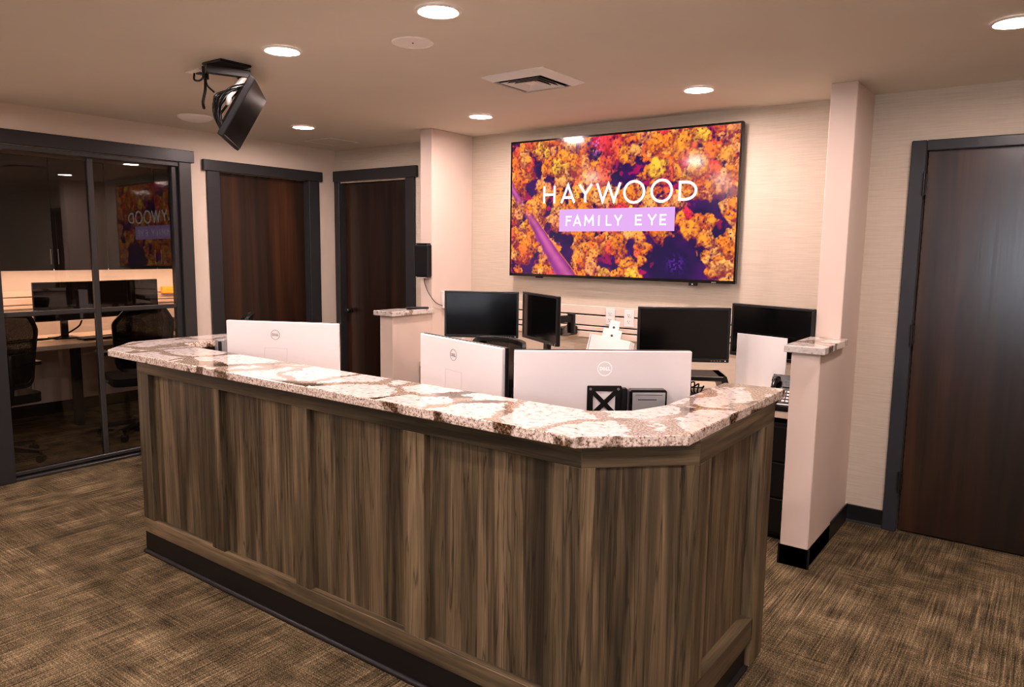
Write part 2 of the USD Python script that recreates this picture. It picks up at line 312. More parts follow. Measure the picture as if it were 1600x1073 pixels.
# baseboards (coved rubber)
def cove(x0, y0, x1, y1, h=.103, t=.009, toe=.016):
    d = np.array([x1-x0, y1-y0]); L = np.hypot(*d); d = d/L; n = np.array([d[1], -d[0]])   # room side lies to the right of the run
    prof = Polygon([(0, 0), (toe, 0), (t+.003, .006), (t, .015), (t, h-.004), (t-.004, h), (0, h)])
    m = ext(prof, 0, L)      # profile x -> n, y -> z, extrusion -> d
    m.apply_transform(frame_of((x0, y0, 0), (n[0], n[1], 0), (0, 0, 1), (d[0], d[1], 0)))
    m.fix_normals(); return m
single('baseboard_back', cove(-.885, YB, -.69, YB), 'black_rubber', kind='structure')
single('baseboard_left', cat(cove(XL, 3.16, XL, 3.27), cove(XL, YF, XL, 1.7)), 'black_rubber', kind='structure')

# nook walls: full-height stub and half wall in front of it, either side of the staff area
def nook(name, x0, x1, px0, px1, yh, yp, hz):
    t = thing(name, kind='structure', loc=((x0+x1)/2, yh, 0))
    t.add('pilaster', bx(px0, px1, yp, YB, 0, H, .004), 'half_wall_paint')
    t.add('half_wall', bx(x0, x1, yh, yp, 0, hz, .004), 'half_wall_paint')
    t.add('baseboard', cat(cove(x1, yh-.0, x1, YB) if False else cove(x1, YB, x1, yh), cove(x1+.009, yh, x0-.009, yh), cove(x0, yh, x0, YB)), 'black_rubber')
    return t
def cove_fix(): pass
nook('wall_nook_right', -1.018, -.882, -1.026, -.895, 3.70, 4.15, 1.088)
nook('wall_nook_left', -3.915, -3.782, -3.900, -3.782, 3.69, 4.10, 1.085)
single('stone_cap', bx(-1.047, -.855, 3.665, 4.149, 1.089, 1.124, .003), 'quartz', 'polished veined stone cap on the half wall beside the right-hand door', 'stone cap')
single('stone_cap', bx(-3.945, -3.755, 3.655, 4.099, 1.086, 1.121, .003), 'quartz', 'polished veined stone cap on the half wall under the black wall speaker', 'stone cap')

# ---------------------------------------------------------------- doors
def door_leaf_parts(t, ax, a0, a1, zt, face, out, head, casing, jamb_w, wall_pos):
    pass
# door 1: in the left wall, flat casing with a wider head board
t = thing('door_1', loc=(XL, 3.8, 0), kind='structure')
t.add('leaf', bx(XL-.085, XL-.045, D1[0]+.004, D1[1]-.004, .008, D1[2]-.004, .002), 'espresso_door')
t.add('casing', bx(XL, XL+.02, 3.283, D1[0]+.004, 0, 2.15, .002), 'trim_charcoal'); t.add('casing', bx(XL, XL+.02, D1[1]-.004, 4.372, 0, 2.15, .002), 'trim_charcoal')
t.add('head_board', bx(XL, XL+.032, 3.250, 4.402, 2.15, 2.234, .003), 'trim_charcoal')
t.add('jamb', bx(XL-.1, XL, D1[1]-.016, D1[1], 0, 2.15), 'trim_charcoal'); t.add('jamb', bx(XL-.1, XL, D1[0], D1[0]+.016, 0, 2.15), 'trim_charcoal')
# door 2: in the back wall, left corner
t = thing('door_2', loc=(-4.93, YB, 0), kind='structure')
t.add('leaf', bx(D2[0]+.004, D2[1]-.004, YB+.045, YB+.085, .008, D2[2]-.004, .002), 'espresso_door')
t.add('casing', bx(XL+.005, D2[0]+.004, YB-.02, YB, 0, 2.162, .002), 'trim_charcoal'); t.add('casing', bx(D2[1]-.004, -4.40, YB-.02, YB, 0, 2.162, .002), 'trim_charcoal')
t.add('head_board', bx(XL+.002, -4.370, YB-.032, YB, 2.162, 2.256, .003), 'trim_charcoal')
t.add('jamb', bx(D2[0], D2[0]+.016, YB, YB+.1, 0, 2.15), 'trim_charcoal'); t.add('jamb', bx(D2[1]-.016, D2[1], YB, YB+.1, 0, 2.15), 'trim_charcoal')
k = lathe([(0, 0), (.026, 0), (.026, .006), (.012, .010), (.011, .032), (.024, .042), (.026, .055), (.018, .064), (0, .066)], 24)
k.apply_transform(frame_of((-5.275, YB+.045, .985), (1, 0, 0), (0, 0, 1), (0, -1, 0))); k.fix_normals()
t.add('knob', k, 'hinge_black', smooth=40)
# door 3: hollow-metal frame in the back wall, right
t = thing('door_3', loc=(-.15, YB, 0), kind='structure')
lf = t.add('leaf', bx(D3[0]+.010, D3[1]-.010, YB+.004, YB+.048, .010, D3[2]-.006, .002), 'espresso_door')
t.add('frame_jamb', bx(-.690, D3[0]+.004, YB-.028, YB, 0, 2.178, .004), 'metal_frame'); t.add('frame_jamb', bx(D3[1]-.004, .37, YB-.028, YB, 0, 2.178, .004), 'metal_frame')
t.add('frame_head', bx(D3[0]+.004, D3[1]-.004, YB-.028, YB, D3[2]-.006, 2.178, .004), 'metal_frame')
for z in (1.945, 1.13, .295):
    h = cat(cyl(.0075, z-.058, z+.058, 14, -.616, YB-.036), cyl(.0055, z-.065, z+.065, 12, -.616, YB-.036), bx(-.632, -.616, YB-.032, YB-.027, z-.055, z+.055), bx(-.616, -.606, YB-.034, YB+.004, z-.055, z+.055))
    t.add('hinge', h, 'hinge_black', smooth=30)

# ---------------------------------------------------------------- office glazing in the left wall
t = thing('window_1', loc=(XL, 2.44, 0), kind='structure')
t.add('casing', bx(XL, XL+.022, 1.70, G0+.035, 0, 2.192, .003), 'trim_charcoal')
t.add('casing', bx(XL, XL+.022, G1-.020, 3.150, 0, 2.192, .003), 'frame_grey')
t.add('head_board', bx(XL, XL+.034, 1.60, 3.172, 2.192, 2.281, .003), 'trim_charcoal')
xg = XL-.035
t.add('frame_head', bx(xg-.03, XL+.012, G0, G1, 2.158, 2.187, .003), 'frame_grey')
t.add('track', bx(xg-.045, XL+.010, G0, G1, 0, .020, .004), 'frame_grey'); t.add('bottom_rail', bx(xg-.022, xg+.022, G0, G1, .028, .062, .008), 'frame_grey')
t.add('track_lip', bx(xg-.012, xg+.012, G0, G1, .018, .030), 'black_rubber')
t.add('side_jamb', bx(xg-.03, xg+.026, 3.010, G1, .02, 2.16, .003), 'trim_charcoal'); t.add('side_jamb', bx(xg-.03, xg+.026, G0, G0+.03, .02, 2.16, .003), 'trim_charcoal')
t.add('mullion', bx(xg-.016, xg+.02, 2.412, 2.450, .06, 2.16, .006), 'frame_grey')
t.add('transom', bx(xg-.014, xg+.016, G0+.03, 2.412, 1.088, 1.120, .004), 'frame_grey'); t.add('transom', bx(xg-.014, xg+.016, 2.450, 3.01, 1.088, 1.120, .004), 'frame_grey')
def pane(y0, y1, z0, z1):
    # the sheet sits about a third of a degree out of true in its beads
    def X(y, z): return xg+.0000+-(z-1.6)*.0112-(y-2.6)*.0045
    a = np.array([(X(y, z), y, z) for y, z in ((y0, z0), (y1, z0), (y1, z1), (y0, z1))])
    b = a-[.005, 0, 0]
    return trimesh.Trimesh(np.vstack([a, b]), [(0, 1, 2), (0, 2, 3), (5, 4, 7), (5, 7, 6), (0, 4, 5), (0, 5, 1), (1, 5, 6), (1, 6, 2), (2, 6, 7), (2, 7, 3), (3, 7, 4), (3, 4, 0)], process=False)
for y0, y1 in ((G0+.03, 2.412), (2.450, 3.010)):
    for z0, z1 in ((.062, 1.088), (1.120, 2.158)):
        t.add('pane', pane(y0, y1, z0, z1), 'window_glass')

# ---------------------------------------------------------------- reception desk
yd, xdL, xdR, xe = 1.80, -3.656, -1.070, -.812      # front face, its two corners, outer face of the right wing
xw = xdL-(xe-xdR)                                    # outer face of the left wing
ych = yd+(xe-xdR)                                    # where the chamfered corners end
ZT, ZR, ZP, ZK = 1.012, .937, .185, .112             # body top, rail bottom, panel bottom, kick top
YE = 2.78
t = thing('reception_desk', 'walnut laminate reception desk with recessed panels and angled corners', 'desk', loc=(-2.36, 2.3, 0))
REC = .030
# carcass behind the panels
oc = [(xdL, yd), (xdR, yd), (xe, ych), (xe, YE), (xe-.16, YE), (xe-.16, ych+.1), (xdR-.05, yd+.17), (xdL+.05, yd+.17), (xw+.16, ych+.1), (xw+.16, YE), (xw, YE), (xw, ych)]
t.add('carcass', ext(Polygon(oc).buffer(-.045, join_style=2), .02, ZT-.002), 'kick_brown')
# front stiles and panels
stiles = [(-3.656, -3.553), (-3.035, -2.940), (-2.423, -2.330), (-1.798, -1.698), (-1.166, -1.070)]
TH = .045
t.add('rail', bx(xdL, xdR, yd, yd+TH, ZR, ZT, .0015), 'walnut_level'); t.add('rail', bx(xdL, xdR, yd, yd+TH, ZK, ZP, .0015), 'walnut_level')
for a, b in stiles: t.add('stile', bx(a, b, yd, yd+TH, ZP, ZR, .0015), 'walnut_upright')
for i in range(4): t.add('panel', bx(stiles[i][1]-.005, stiles[i+1][0]+.005, yd+REC, yd+TH, ZP-.005, ZR+.005), 'walnut_upright')
t.add('kick', bx(xdL, xdR, yd+.004, yd+TH, 0, ZK), 'kick_brown'); 
# the two chamfered corners, each built along its own axis
def facet(p0, ang, L):
    """local frame: u along the face, -v outwards"""
    loc = np.array([*p0, 0])-t.loc
    def put(n, m, mt): t.add(n, m, mt, world=False, loc=loc, rotz=ang)
    put('rail', bx(0, L, 0, TH, ZR, ZT, .0015), 'walnut_level'); put('rail', bx(0, L, 0, TH, ZK, ZP, .0015), 'walnut_level')
    put('stile', bx(0, .045, 0, TH, ZP, ZR, .0015), 'walnut_upright'); put('stile', bx(L-.045, L, 0, TH, ZP, ZR, .0015), 'walnut_upright')
    put('panel', bx(.04, L-.04, .014, TH, ZP-.005, ZR+.005), 'walnut_upright'); put('kick', bx(0, L, .004, TH, 0, ZK), 'kick_brown')
LC = (xe-xdR)*math.sqrt(2)
facet((xdR, yd), math.pi/4, LC); facet((xw, ych), -math.pi/4, LC)
# wings
for s, xo in ((1, xe), (-1, xw)):
    def Bx(a, b, y0, y1, z0, z1, c=.0015): return bx(xo-s*a, xo-s*b, y0, y1, z0, z1, c)
    t.add('rail', Bx(0, TH, ych, YE, ZR, ZT), 'walnut_deep'); t.add('rail', Bx(0, TH, ych, YE-.125, ZK, ZP+.02), 'walnut_deep')
    t.add('stile', Bx(0, TH, ych, ych+.098, ZP+.02, ZR), 'walnut_upright'); t.add('stile', Bx(0, TH, YE-.135, YE, .01, ZR), 'walnut_upright')
    t.add('panel', Bx(REC+.012, TH, ych+.09, YE-.125, ZP, ZR+.005, 0), 'walnut_upright')
    t.add('kick', Bx(.02, TH, ych, YE-.135, 0, ZK, 0), 'kick_brown')
    t.add('end_panel', bx(xo-s*TH, xo-s*.16, YE-.02, YE, .0, ZT, .001), 'walnut_upright')
# quarter-round shoe along the kick
def shoe(x0, y0, x1, y1, r=.016):
    d = np.array([x1-x0, y1-y0]); L = np.hypot(*d); d /= L; n = np.array([d[1], -d[0]])
    prof = Polygon([(0, 0), (r, 0)]+[(r*math.cos(a), r*math.sin(a)) for a in np.linspace(0, math.pi/2, 6)[1:]])
    m = ext(prof, 0, L); m.apply_transform(frame_of((x0, y0, 0), (n[0], n[1], 0), (0, 0, 1), (d[0], d[1], 0))); m.fix_normals(); return m
t.add('shoe_moulding', cat(shoe(xdL, yd+.004, xdR, yd+.004), shoe(xdR, yd+.004, xe, ych), shoe(xe-.02, ych, xe-.02, YE-.14), shoe(xw, ych, xdL, yd+.004)), 'black_rubber')
desk = t
# countertop slab: mitred edge
cx = (xdL+xdR)/2
top_r = [(-1.056, 1.737), (-.812, 1.975), (-.812, 2.90), (-1.045, 2.875), (-1.045, 2.30), (-1.095, 2.155), (-1.20, 2.065)]
top_l = [(-3.60, 2.062), (-3.735, 2.10), (-3.735, 2.875), (-3.985, 2.90), (-4.005, 1.945), (-3.79, 1.727)]
poly = Polygon(top_r+top_l)
def bevel_slab(poly, z0, z1, c):
    ring = np.array(poly.exterior.coords)[:-1]
    if not poly.exterior.is_ccw: ring = ring[::-1]
    n = len(ring); inner = []
    for i in range(n):
        p, q, r_ = ring[i-1], ring[i], ring[(i+1) % n]
        a = (q-p)/np.linalg.norm(q-p); b = (r_-q)/np.linalg.norm(r_-q)
        na, nb = np.array([-a[1], a[0]]), np.array([-b[1], b[0]])
        k = na+nb; inner.append(q+k*c/(1+na@nb))
    inner = np.array(inner); L = [(inner, z0), (ring, z0+c), (ring, z1-c), (inner, z1)]
    V = np.vstack([np.column_stack([r_, np.full(n, z)]) for r_, z in L]); F = []
    for k in range(3):
        for i in range(n):
            j = (i+1) % n; F += [(k*n+i, k*n+j, (k+1)*n+j), (k*n+i, (k+1)*n+j, (k+1)*n+i)]
    _, tri = trimesh.creation.triangulate_polygon(Polygon(inner), engine='earcut'); vs, tri = trimesh.creation.triangulate_polygon(Polygon(inner), engine='earcut')
    from scipy.spatial import cKDTree
    mp = cKDTree(inner).query(vs)[1]; tri = mp[tri]
    a2 = np.cross(inner[tri[:, 1]]-inner[tri[:, 0]], inner[tri[:, 2]]-inner[tri[:, 0]])
    tri = np.where((a2 > 0)[:, None], tri, tri[:, ::-1])
    F = np.vstack([F, tri+3*n, tri[:, ::-1]]); return trimesh.Trimesh(V, F, process=False)
sl = bevel_slab(poly, 1.012, 1.046, .003); fz = np.abs(sl.face_normals[:, 2]) > .95
ct = thing('countertop', 'pale quartz countertop with brown veins topping the reception desk', 'countertop', loc=(-2.4, 2.3, 1.012))
ct.add('slab', sl.submesh([np.where(fz)[0]], append=True), 'quartz'); ct.add('edge', sl.submesh([np.where(~fz)[0]], append=True), 'quartz_edge', label='speckled cut edge of the slab')

# inner worktop for the staff side, and the worktop along the back wall
t = thing('staff_worktop', 'pale laminate worktop on the staff side of the reception desk', 'worktop', loc=(-2.3, 2.3, .72))
t.add('top', ext(Polygon([(-3.62, 1.98), (-1.10, 1.98), (-.99, 2.2), (-.99, 2.78), (-1.35, 2.78), (-1.62, 2.62), (-3.2, 2.62), (-3.38, 2.78), (-3.73, 2.78), (-3.73, 2.2)]), .705, .74), 'worktop_laminate')
for x in (-3.0, -1.75): t.add('bracket', bx(x, x+.03, 2.0, 2.5, .64, .705, .002), 'black_plastic')
t = thing('back_worktop', 'beige laminate worktop along the wall beneath the big television', 'worktop', loc=(-2.4, 4.25, .72))
t.add('top', bx(-3.776, -1.028, 3.955, YB-.001, .692, .732, .003), 'worktop_laminate')
for x in (-3.2, -2.0): t.add('bracket', bx(x, x+.03, 4.05, YB-.002, .63, .692, .002), 'black_plastic')
t = thing('file_pedestal', 'black filing pedestal under the right end of the back worktop', 'cabinet', loc=(-1.27, 4.2, 0))
t.add('body', bx(-1.47, -1.07, 3.99, 4.50, .03, .66, .004), 'black_plastic')
for z0, z1 in ((.05, .24), (.25, .44), (.45, .64)):
    d = t.add('drawer', bx(-1.465, -1.075, 3.972, 3.99, z0, z1, .003), 'black_plastic'); d.add('handle', bx(-1.36, -1.18, 3.962, 3.973, z1-.04, z1-.025, .003), 'dark_grey_plastic')
t.add('plinth', bx(-1.45, -1.09, 4.02, 4.48, 0, .03), 'black_plastic')

# slat board on the back wall
t = thing('slat_panel', 'cream grooved slat panel fixed to the wall under the big television', 'slat panel', loc=(-2.4, YB-.01, 1.05))
t.add('backing', bx(-3.775, -1.03, YB-.008, YB-.0005, .965, 1.175), 'outlet_slot')
for z0, z1 in ((1.118, 1.178), (1.040, 1.108), (1.002, 1.031), (.950, .993)): t.add('slat', bx(-3.775, -1.03, YB-.024, YB-.008, z0, z1, .003), 'slat_cream')
def outlet(x0, x1, z0, z1, label):
    t = thing('wall_outlet', label, 'outlet', loc=((x0+x1)/2, YB-.03, (z0+z1)/2))
    t.add('plate', bx(x0, x1, YB-.031, YB-.024, z0, z1, .003), 'white_plastic'); zc = (z0+z1)/2; xc = (x0+x1)/2
    for dz in (.021, -.023):
        f = t.add('socket', bx(xc-.017, xc+.017, YB-.033, YB-.031, zc+dz-.014, zc+dz+.014, .002), 'white_plastic')
        f.add('slot', cat(bx(xc-.008, xc-.0055, YB-.0336, YB-.033, zc+dz-.002, zc+dz+.008), bx(xc+.0055, xc+.008, YB-.0336, YB-.033, zc+dz-.001, zc+dz+.007), moved(cyl(.0028, -.0003, .0003, 10), xc, YB-.0333, zc+dz-.008, rx=math.pi/2)), 'outlet_slot')
outlet(-2.533, -2.460, 1.052, 1.168, 'white wall outlet plate directly above the white document stand, nearer the corner monitors')
outlet(-2.388, -2.312, 1.048, 1.167, 'white wall outlet plate next to the single flat black monitor below the television')

# ---------------------------------------------------------------- television
def letters(defs, stroke):
    return unary_union([LineString(p).buffer(stroke/2, cap_style=2, join_style=2, mitre_limit=2.2) for p in defs])
def glyph(ch, x0, x1, z0, z1, s):
    h = s/2; xm = (x0+x1)/2; zm = (z0+z1)/2; l, r_, b, tp = x0+h, x1-h, z0+h, z1-h
    if ch == 'H': d = [[(l, z0), (l, z1)], [(r_, z0), (r_, z1)], [(l, zm), (r_, zm)]]
    elif ch == 'A': d = [[(l, z0), (xm, z1-h*.4), (r_, z0)], [(x0+(x1-x0)*.24, z0+(z1-z0)*.30), (x1-(x1-x0)*.24, z0+(z1-z0)*.30)]]
    elif ch == 'Y': d = [[(l, z1), (xm, zm-.004), (r_, z1)], [(xm, zm), (xm, z0)]]
    elif ch == 'W': d = [[(l, z1), (x0+(x1-x0)*.28, z0+h), (xm, z1-h), (x1-(x1-x0)*.28, z0+h), (r_, z1)]]
    elif ch == 'M': d = [[(l, z0), (l+(x1-x0)*.06, z1-h), (xm, z0+(z1-z0)*.35), (r_-(x1-x0)*.06, z1-h), (r_, z0)]]
    elif ch == 'I': d = [[(xm, z0), (xm, z1)]]
    elif ch == 'L': d = [[(l, z1), (l, b), (x1, b)]]
    elif ch == 'F': d = [[(l, z0), (l, tp), (x1, tp)], [(l, zm+.002), (x1-(x1-x0)*.12, zm+.002)]]
    elif ch == 'E': d = [[(x1, b), (l, b), (l, tp), (x1, tp)], [(l, zm), (x1-(x1-x0)*.1, zm)]]
    elif ch == 'O':
        a = np.linspace(0, 2*np.pi, 49); rx, rz = (x1-x0)/2-h, (z1-z0)/2-h
        return Polygon([(xm+(rx+h)*math.cos(k), zm+(rz+h)*math.sin(k)) for k in a], [[(xm+(rx-h)*math.cos(k), zm+(rz-h)*math.sin(k)) for k in a]])
    elif ch == 'D':
        a = np.linspace(-np.pi/2, np.pi/2, 25); rz = (z1-z0)/2; rx = (x1-x0)*.62; xc = x1-rx
        out = [(x0, z0)]+[(xc+rx*math.cos(k), zm+rz*math.sin(k)) for k in a]+[(x0, z1)]
        inn = [(x0+s, z0+s)]+[(xc+(rx-s)*math.cos(k), zm+(rz-s)*math.sin(k)) for k in a]+[(x0+s, z1-s)]
        return Polygon(out, [inn])
    return letters(d, s)
TX0, TX1, TZ0, TZ1, TY = -3.344, -1.600, 1.374, 2.358, 4.49
t = thing('television', 'wall-mounted television showing orange autumn treetops and the practice name', 'television', loc=(-2.47, 4.51, 1.374))
t.add('housing', bx(TX0, TX1, TY+.002, TY+.035, TZ0, TZ1, .004), 'black_plastic')
bz = .013
t.add('bezel', cat(bx(TX0, TX1, TY-.002, TY+.004, TZ1-bz, TZ1, .001), bx(TX0, TX1, TY-.002, TY+.004, TZ0, TZ0+bz+.006, .001), bx(TX0, TX0+bz, TY-.002, TY+.004, TZ0+bz, TZ1-bz, .001), bx(TX1-bz, TX1, TY-.002, TY+.004, TZ0+bz, TZ1-bz, .001)), 'black_gloss')
t.add('wall_mount', cat(bx(-2.9, -2.05, TY+.035, YB-.001, 1.62, 2.1, .002)), 'black_plastic')
t.add('receiver', cat(bx(-1.905, -1.85, TY+.0, TY+.02, TZ0-.02, TZ0+.002, .002), bx(-3.11, -3.05, TY+.006, TY+.026, TZ0-.010, TZ0+.002, .002)), 'black_plastic')
t.add('standby_light', bx(-1.883, -1.876, TY-.001, TY+.0, TZ0-.014, TZ0-.006), 'led_white')
t.add('maker_badge', bx(-1.752, -1.722, TY-.0035, TY-.002, TZ0+.003, TZ0+.010), 'silver')
sx0, sx1, sz0, sz1 = TX0+bz, TX1-bz, TZ0+bz+.006, TZ1-bz
def autumn(nu=520, nv=292):
    A = (sx1-sx0)/(sz1-sz0); r = np.random.default_rng(21)
    u, v = np.meshgrid(np.linspace(0, 1, nu), np.linspace(0, 1, nv)); X, Y = u*A, v
    N = lambda f, s, o=3: meshkit.fbm(np.stack([X*f, Y*f, np.zeros_like(X)], -1), o, s)
    S = lambda *c: np.array(lin(*c))
    navy, plum, mag = S(30, 15, 66), S(84, 18, 110), S(176, 16, 84)
    a = np.clip((N(7, 1)-.42)*5, 0, 1)[..., None]; img = navy*(1-.45*a)+plum*.45*a
    a = (np.clip((N(26, 2)-.56)*9, 0, 1)*np.clip((N(5, 9)-.40)*5, 0, 1))[..., None]; img = img*(1-a)+mag*a
    dark = np.zeros_like(u)
    for du, dv, ru, rv, w in ((.09, .36, .05, .10, 1), (.14, .30, .05, .05, .8), (.19, .60, .035, .09, .8), (.41, .07, .05, .06, .9), (.53, .24, .10, .08, 1), (.58, .33, .07, .08, 1), (.49, .30, .05, .05, .6), (.30, .33, .06, .05, .7), (.765, .92, .095, .17, 2.5), (.75, .63, .03, .10, 1), (.74, .52, .05, .035, .8),
                              (.89, .50, .07, .07, 1), (.96, .44, .04, .05, .8), (.95, .70, .06, .04, .7), (.29, .88, .05, .12, .9), (.25, .70, .05, .06, 1), (.46, .68, .05, .035, .8), (.60, .66, .06, .035, .6), (.85, .14, .035, .05, .5), (.87, .22, .03, .04, .6), (.005, .02, .03, .05, .9), (.13, .13, .02, .03, .6), (.20, .12, .02, .04, .5), (.02, .93, .035, .05, .9), (.37, .46, .04, .05, .5), (.63, .92, .03, .05, .6), (.27, .52, .04, .03, .6)):
        dark = np.maximum(dark, w*np.exp(-((u-du)/ru)**2-((v-dv)/rv)**2))
    a = np.clip(dark-.55, 0, 1)[..., None]; img = img*(1-a)+navy*a
    pal = [S(255, 150, 48), S(255, 138, 40), S(255, 158, 66), S(255, 172, 88), S(255, 118, 46), S(252, 96, 60), S(236, 60, 66), S(255, 188, 60), S(255, 160, 92), S(226, 44, 70)]
    pw = np.array([3, 3, 3, 1.6, 2.6, 1.4, .35, .9, 1.8, .25]); pw /= pw.sum()
    lump, fine, edge = N(30, 3, 3), N(75, 4, 2), N(24, 6, 3)
    for k in range(620):
        cu, cv = r.uniform(-.03, 1.03), r.uniform(-.03, 1.03); ix, iy = min(nu-1, max(0, int(cu*nu))), min(nv-1, max(0, int(cv*nv)))
        if dark[iy, ix] > r.uniform(.12, .45): continue
        rad = r.uniform(.026, .085)*(1.0 if k > 250 else 1.3); tall = r.uniform(1.0, 1.5) if cu < .4 and cv < .6 else r.uniform(.8, 1.15)
        c = pal[r.choice(len(pal), p=pw)]
        if cu > .55 and cv > .5 and r.random() < .6: c = pal[r.choice([1, 2, 3, 0])]
        y0, y1 = max(0, int((cv-rad*1.8)*nv)), min(nv, int((cv+rad*1.8)*nv)+1); x0, x1 = max(0, int((cu-rad*1.2/A)*nu)), min(nu, int((cu+rad*1.2/A)*nu)+1)
        if y1 <= y0 or x1 <= x0: continue
        dx, dy = X[y0:y1, x0:x1]-cu*A, (Y[y0:y1, x0:x1]-cv)/tall
        d = np.hypot(dx, dy)/rad*(1+1.5*(edge[y0:y1, x0:x1]-.5))
        m = np.clip((.92-d)*9, 0, 1)*(dark[y0:y1, x0:x1] < 1.2)*np.clip((fine[y0:y1, x0:x1]-.24)*9+lump[y0:y1, x0:x1]-.2, 0, 1)
        sh = np.clip(.80+1.2*(lump[y0:y1, x0:x1]-.5)-.45*(dx*.2+dy*.8)/rad+1.1*(fine[y0:y1, x0:x1]-.5)-.55*np.clip((d-.55)/.35, 0, 1), .08, 1.18)
        dk = np.clip(1-sh, 0, 1)[..., None]; col = c*np.maximum(sh, .0)[..., None]*(1-dk*.6)+S(150, 24, 66)*dk*.75
        img[y0:y1, x0:x1] = img[y0:y1, x0:x1]*(1-m[..., None])+col*m[..., None]
    # the road along the lower left
    cen = np.interp(v, [.33, .45, .60, .80, 1.0], [-.005, .045, .115, .195, .285]); wid = np.interp(v, [.33, .6, 1.0], [.018, .026, .055]); off = (u-cen)/wid
    e = off+.5*(edge-.5); m = np.clip((1-np.abs(e))*5, 0, 1)*(v > .30)*(1-np.exp(-((v-.50)/.065)**2))
    st = np.clip(.5+.5*np.sin(off*4+1), 0, 1)[..., None]; road = S(214, 96, 168)*st+S(150, 50, 140)*(1-st); road = road*(.85+.5*(N(14, 8)-.5))[..., None]
    img = img*(1-m[..., None])+road*m[..., None]
    l = np.clip(1-np.abs(off-1.0)*9, 0, 1)*(v > .55); img = img*(1-.7*l[..., None])+S(255, 120, 90)*.7*l[..., None]
    tr = np.exp(-((u-.775)/.03)**2-((v-.90)/.05)**2)*np.clip((fine-.5)*6, 0, 1); img = img+tr[..., None]*S(90, 30, 150)
    tr = np.exp(-((u-.415)/.02)**2-((v-.07)/.05)**2)*np.clip((N(60, 15, 2)-.5)*6, 0, 1); img = img+tr[..., None]*S(230, 120, 200)
    return u, v, np.clip(img, 0, 1.2)
u, v, img = autumn()
nv_, nu_ = u.shape
V = np.stack([sx0+u*(sx1-sx0), np.full_like(u, TY), sz1-v*(sz1-sz0)], -1).reshape(-1, 3)
idx = np.arange(nu_*nv_).reshape(nv_, nu_); q = np.stack([idx[1:, :-1], idx[1:, 1:], idx[:-1, 1:], idx[:-1, :-1]], -1).reshape(-1, 4)
F = np.vstack([q[:, [0, 1, 2]], q[:, [0, 2, 3]]])
scr = t.add('screen', trimesh.Trimesh(V, F, process=False), 'tv_picture')
UsdGeom.PrimvarsAPI(scr.prim).CreatePrimvar('picture', Sdf.ValueTypeNames.Color3fArray, 'vertex').Set(Vt.Vec3fArray.FromNumpy(img.reshape(-1, 3).astype(np.float32)))
def flat(poly, y, d=.0012):      # polygon in (x, z) -> thin mesh facing -y
    m = ext(poly, 0, d); m = stand_up(m); m.apply_translation([0, y, 0]); return m
for ch, x0, x1, z0, z1 in (('H', -3.048, -2.941, 1.903, 2.026), ('A', -2.900, -2.772, 1.902, 2.028), ('Y', -2.752, -2.634, 1.902, 2.026), ('W', -2.610, -2.412, 1.897, 2.028), ('O', -2.398, -2.234, 1.883, 2.040), ('O', -2.198, -2.038, 1.884, 2.040), ('D', -2.000, -1.872, 1.893, 2.020)):
    scr.add('letter', flat(glyph(ch, x0, x1, z0, z1, .0185), TY-.0004), 'tv_white')
bn = scr.add('banner', flat(sbox(-2.905, 1.702, -2.018, 1.858), TY-.0003, .0008), 'tv_lavender')
for ch, x0, x1 in (('F', -2.849, -2.800), ('A', -2.789, -2.718), ('M', -2.697, -2.618), ('I', -2.585, -2.571), ('L', -2.524, -2.480), ('Y', -2.462, -2.396), ('E', -2.302, -2.250), ('Y', -2.212, -2.143), ('E', -2.123, -2.076)):
    scr.add('letter', flat(glyph(ch, x0, x1, 1.740, 1.812, .0115), TY-.0014), 'tv_white')

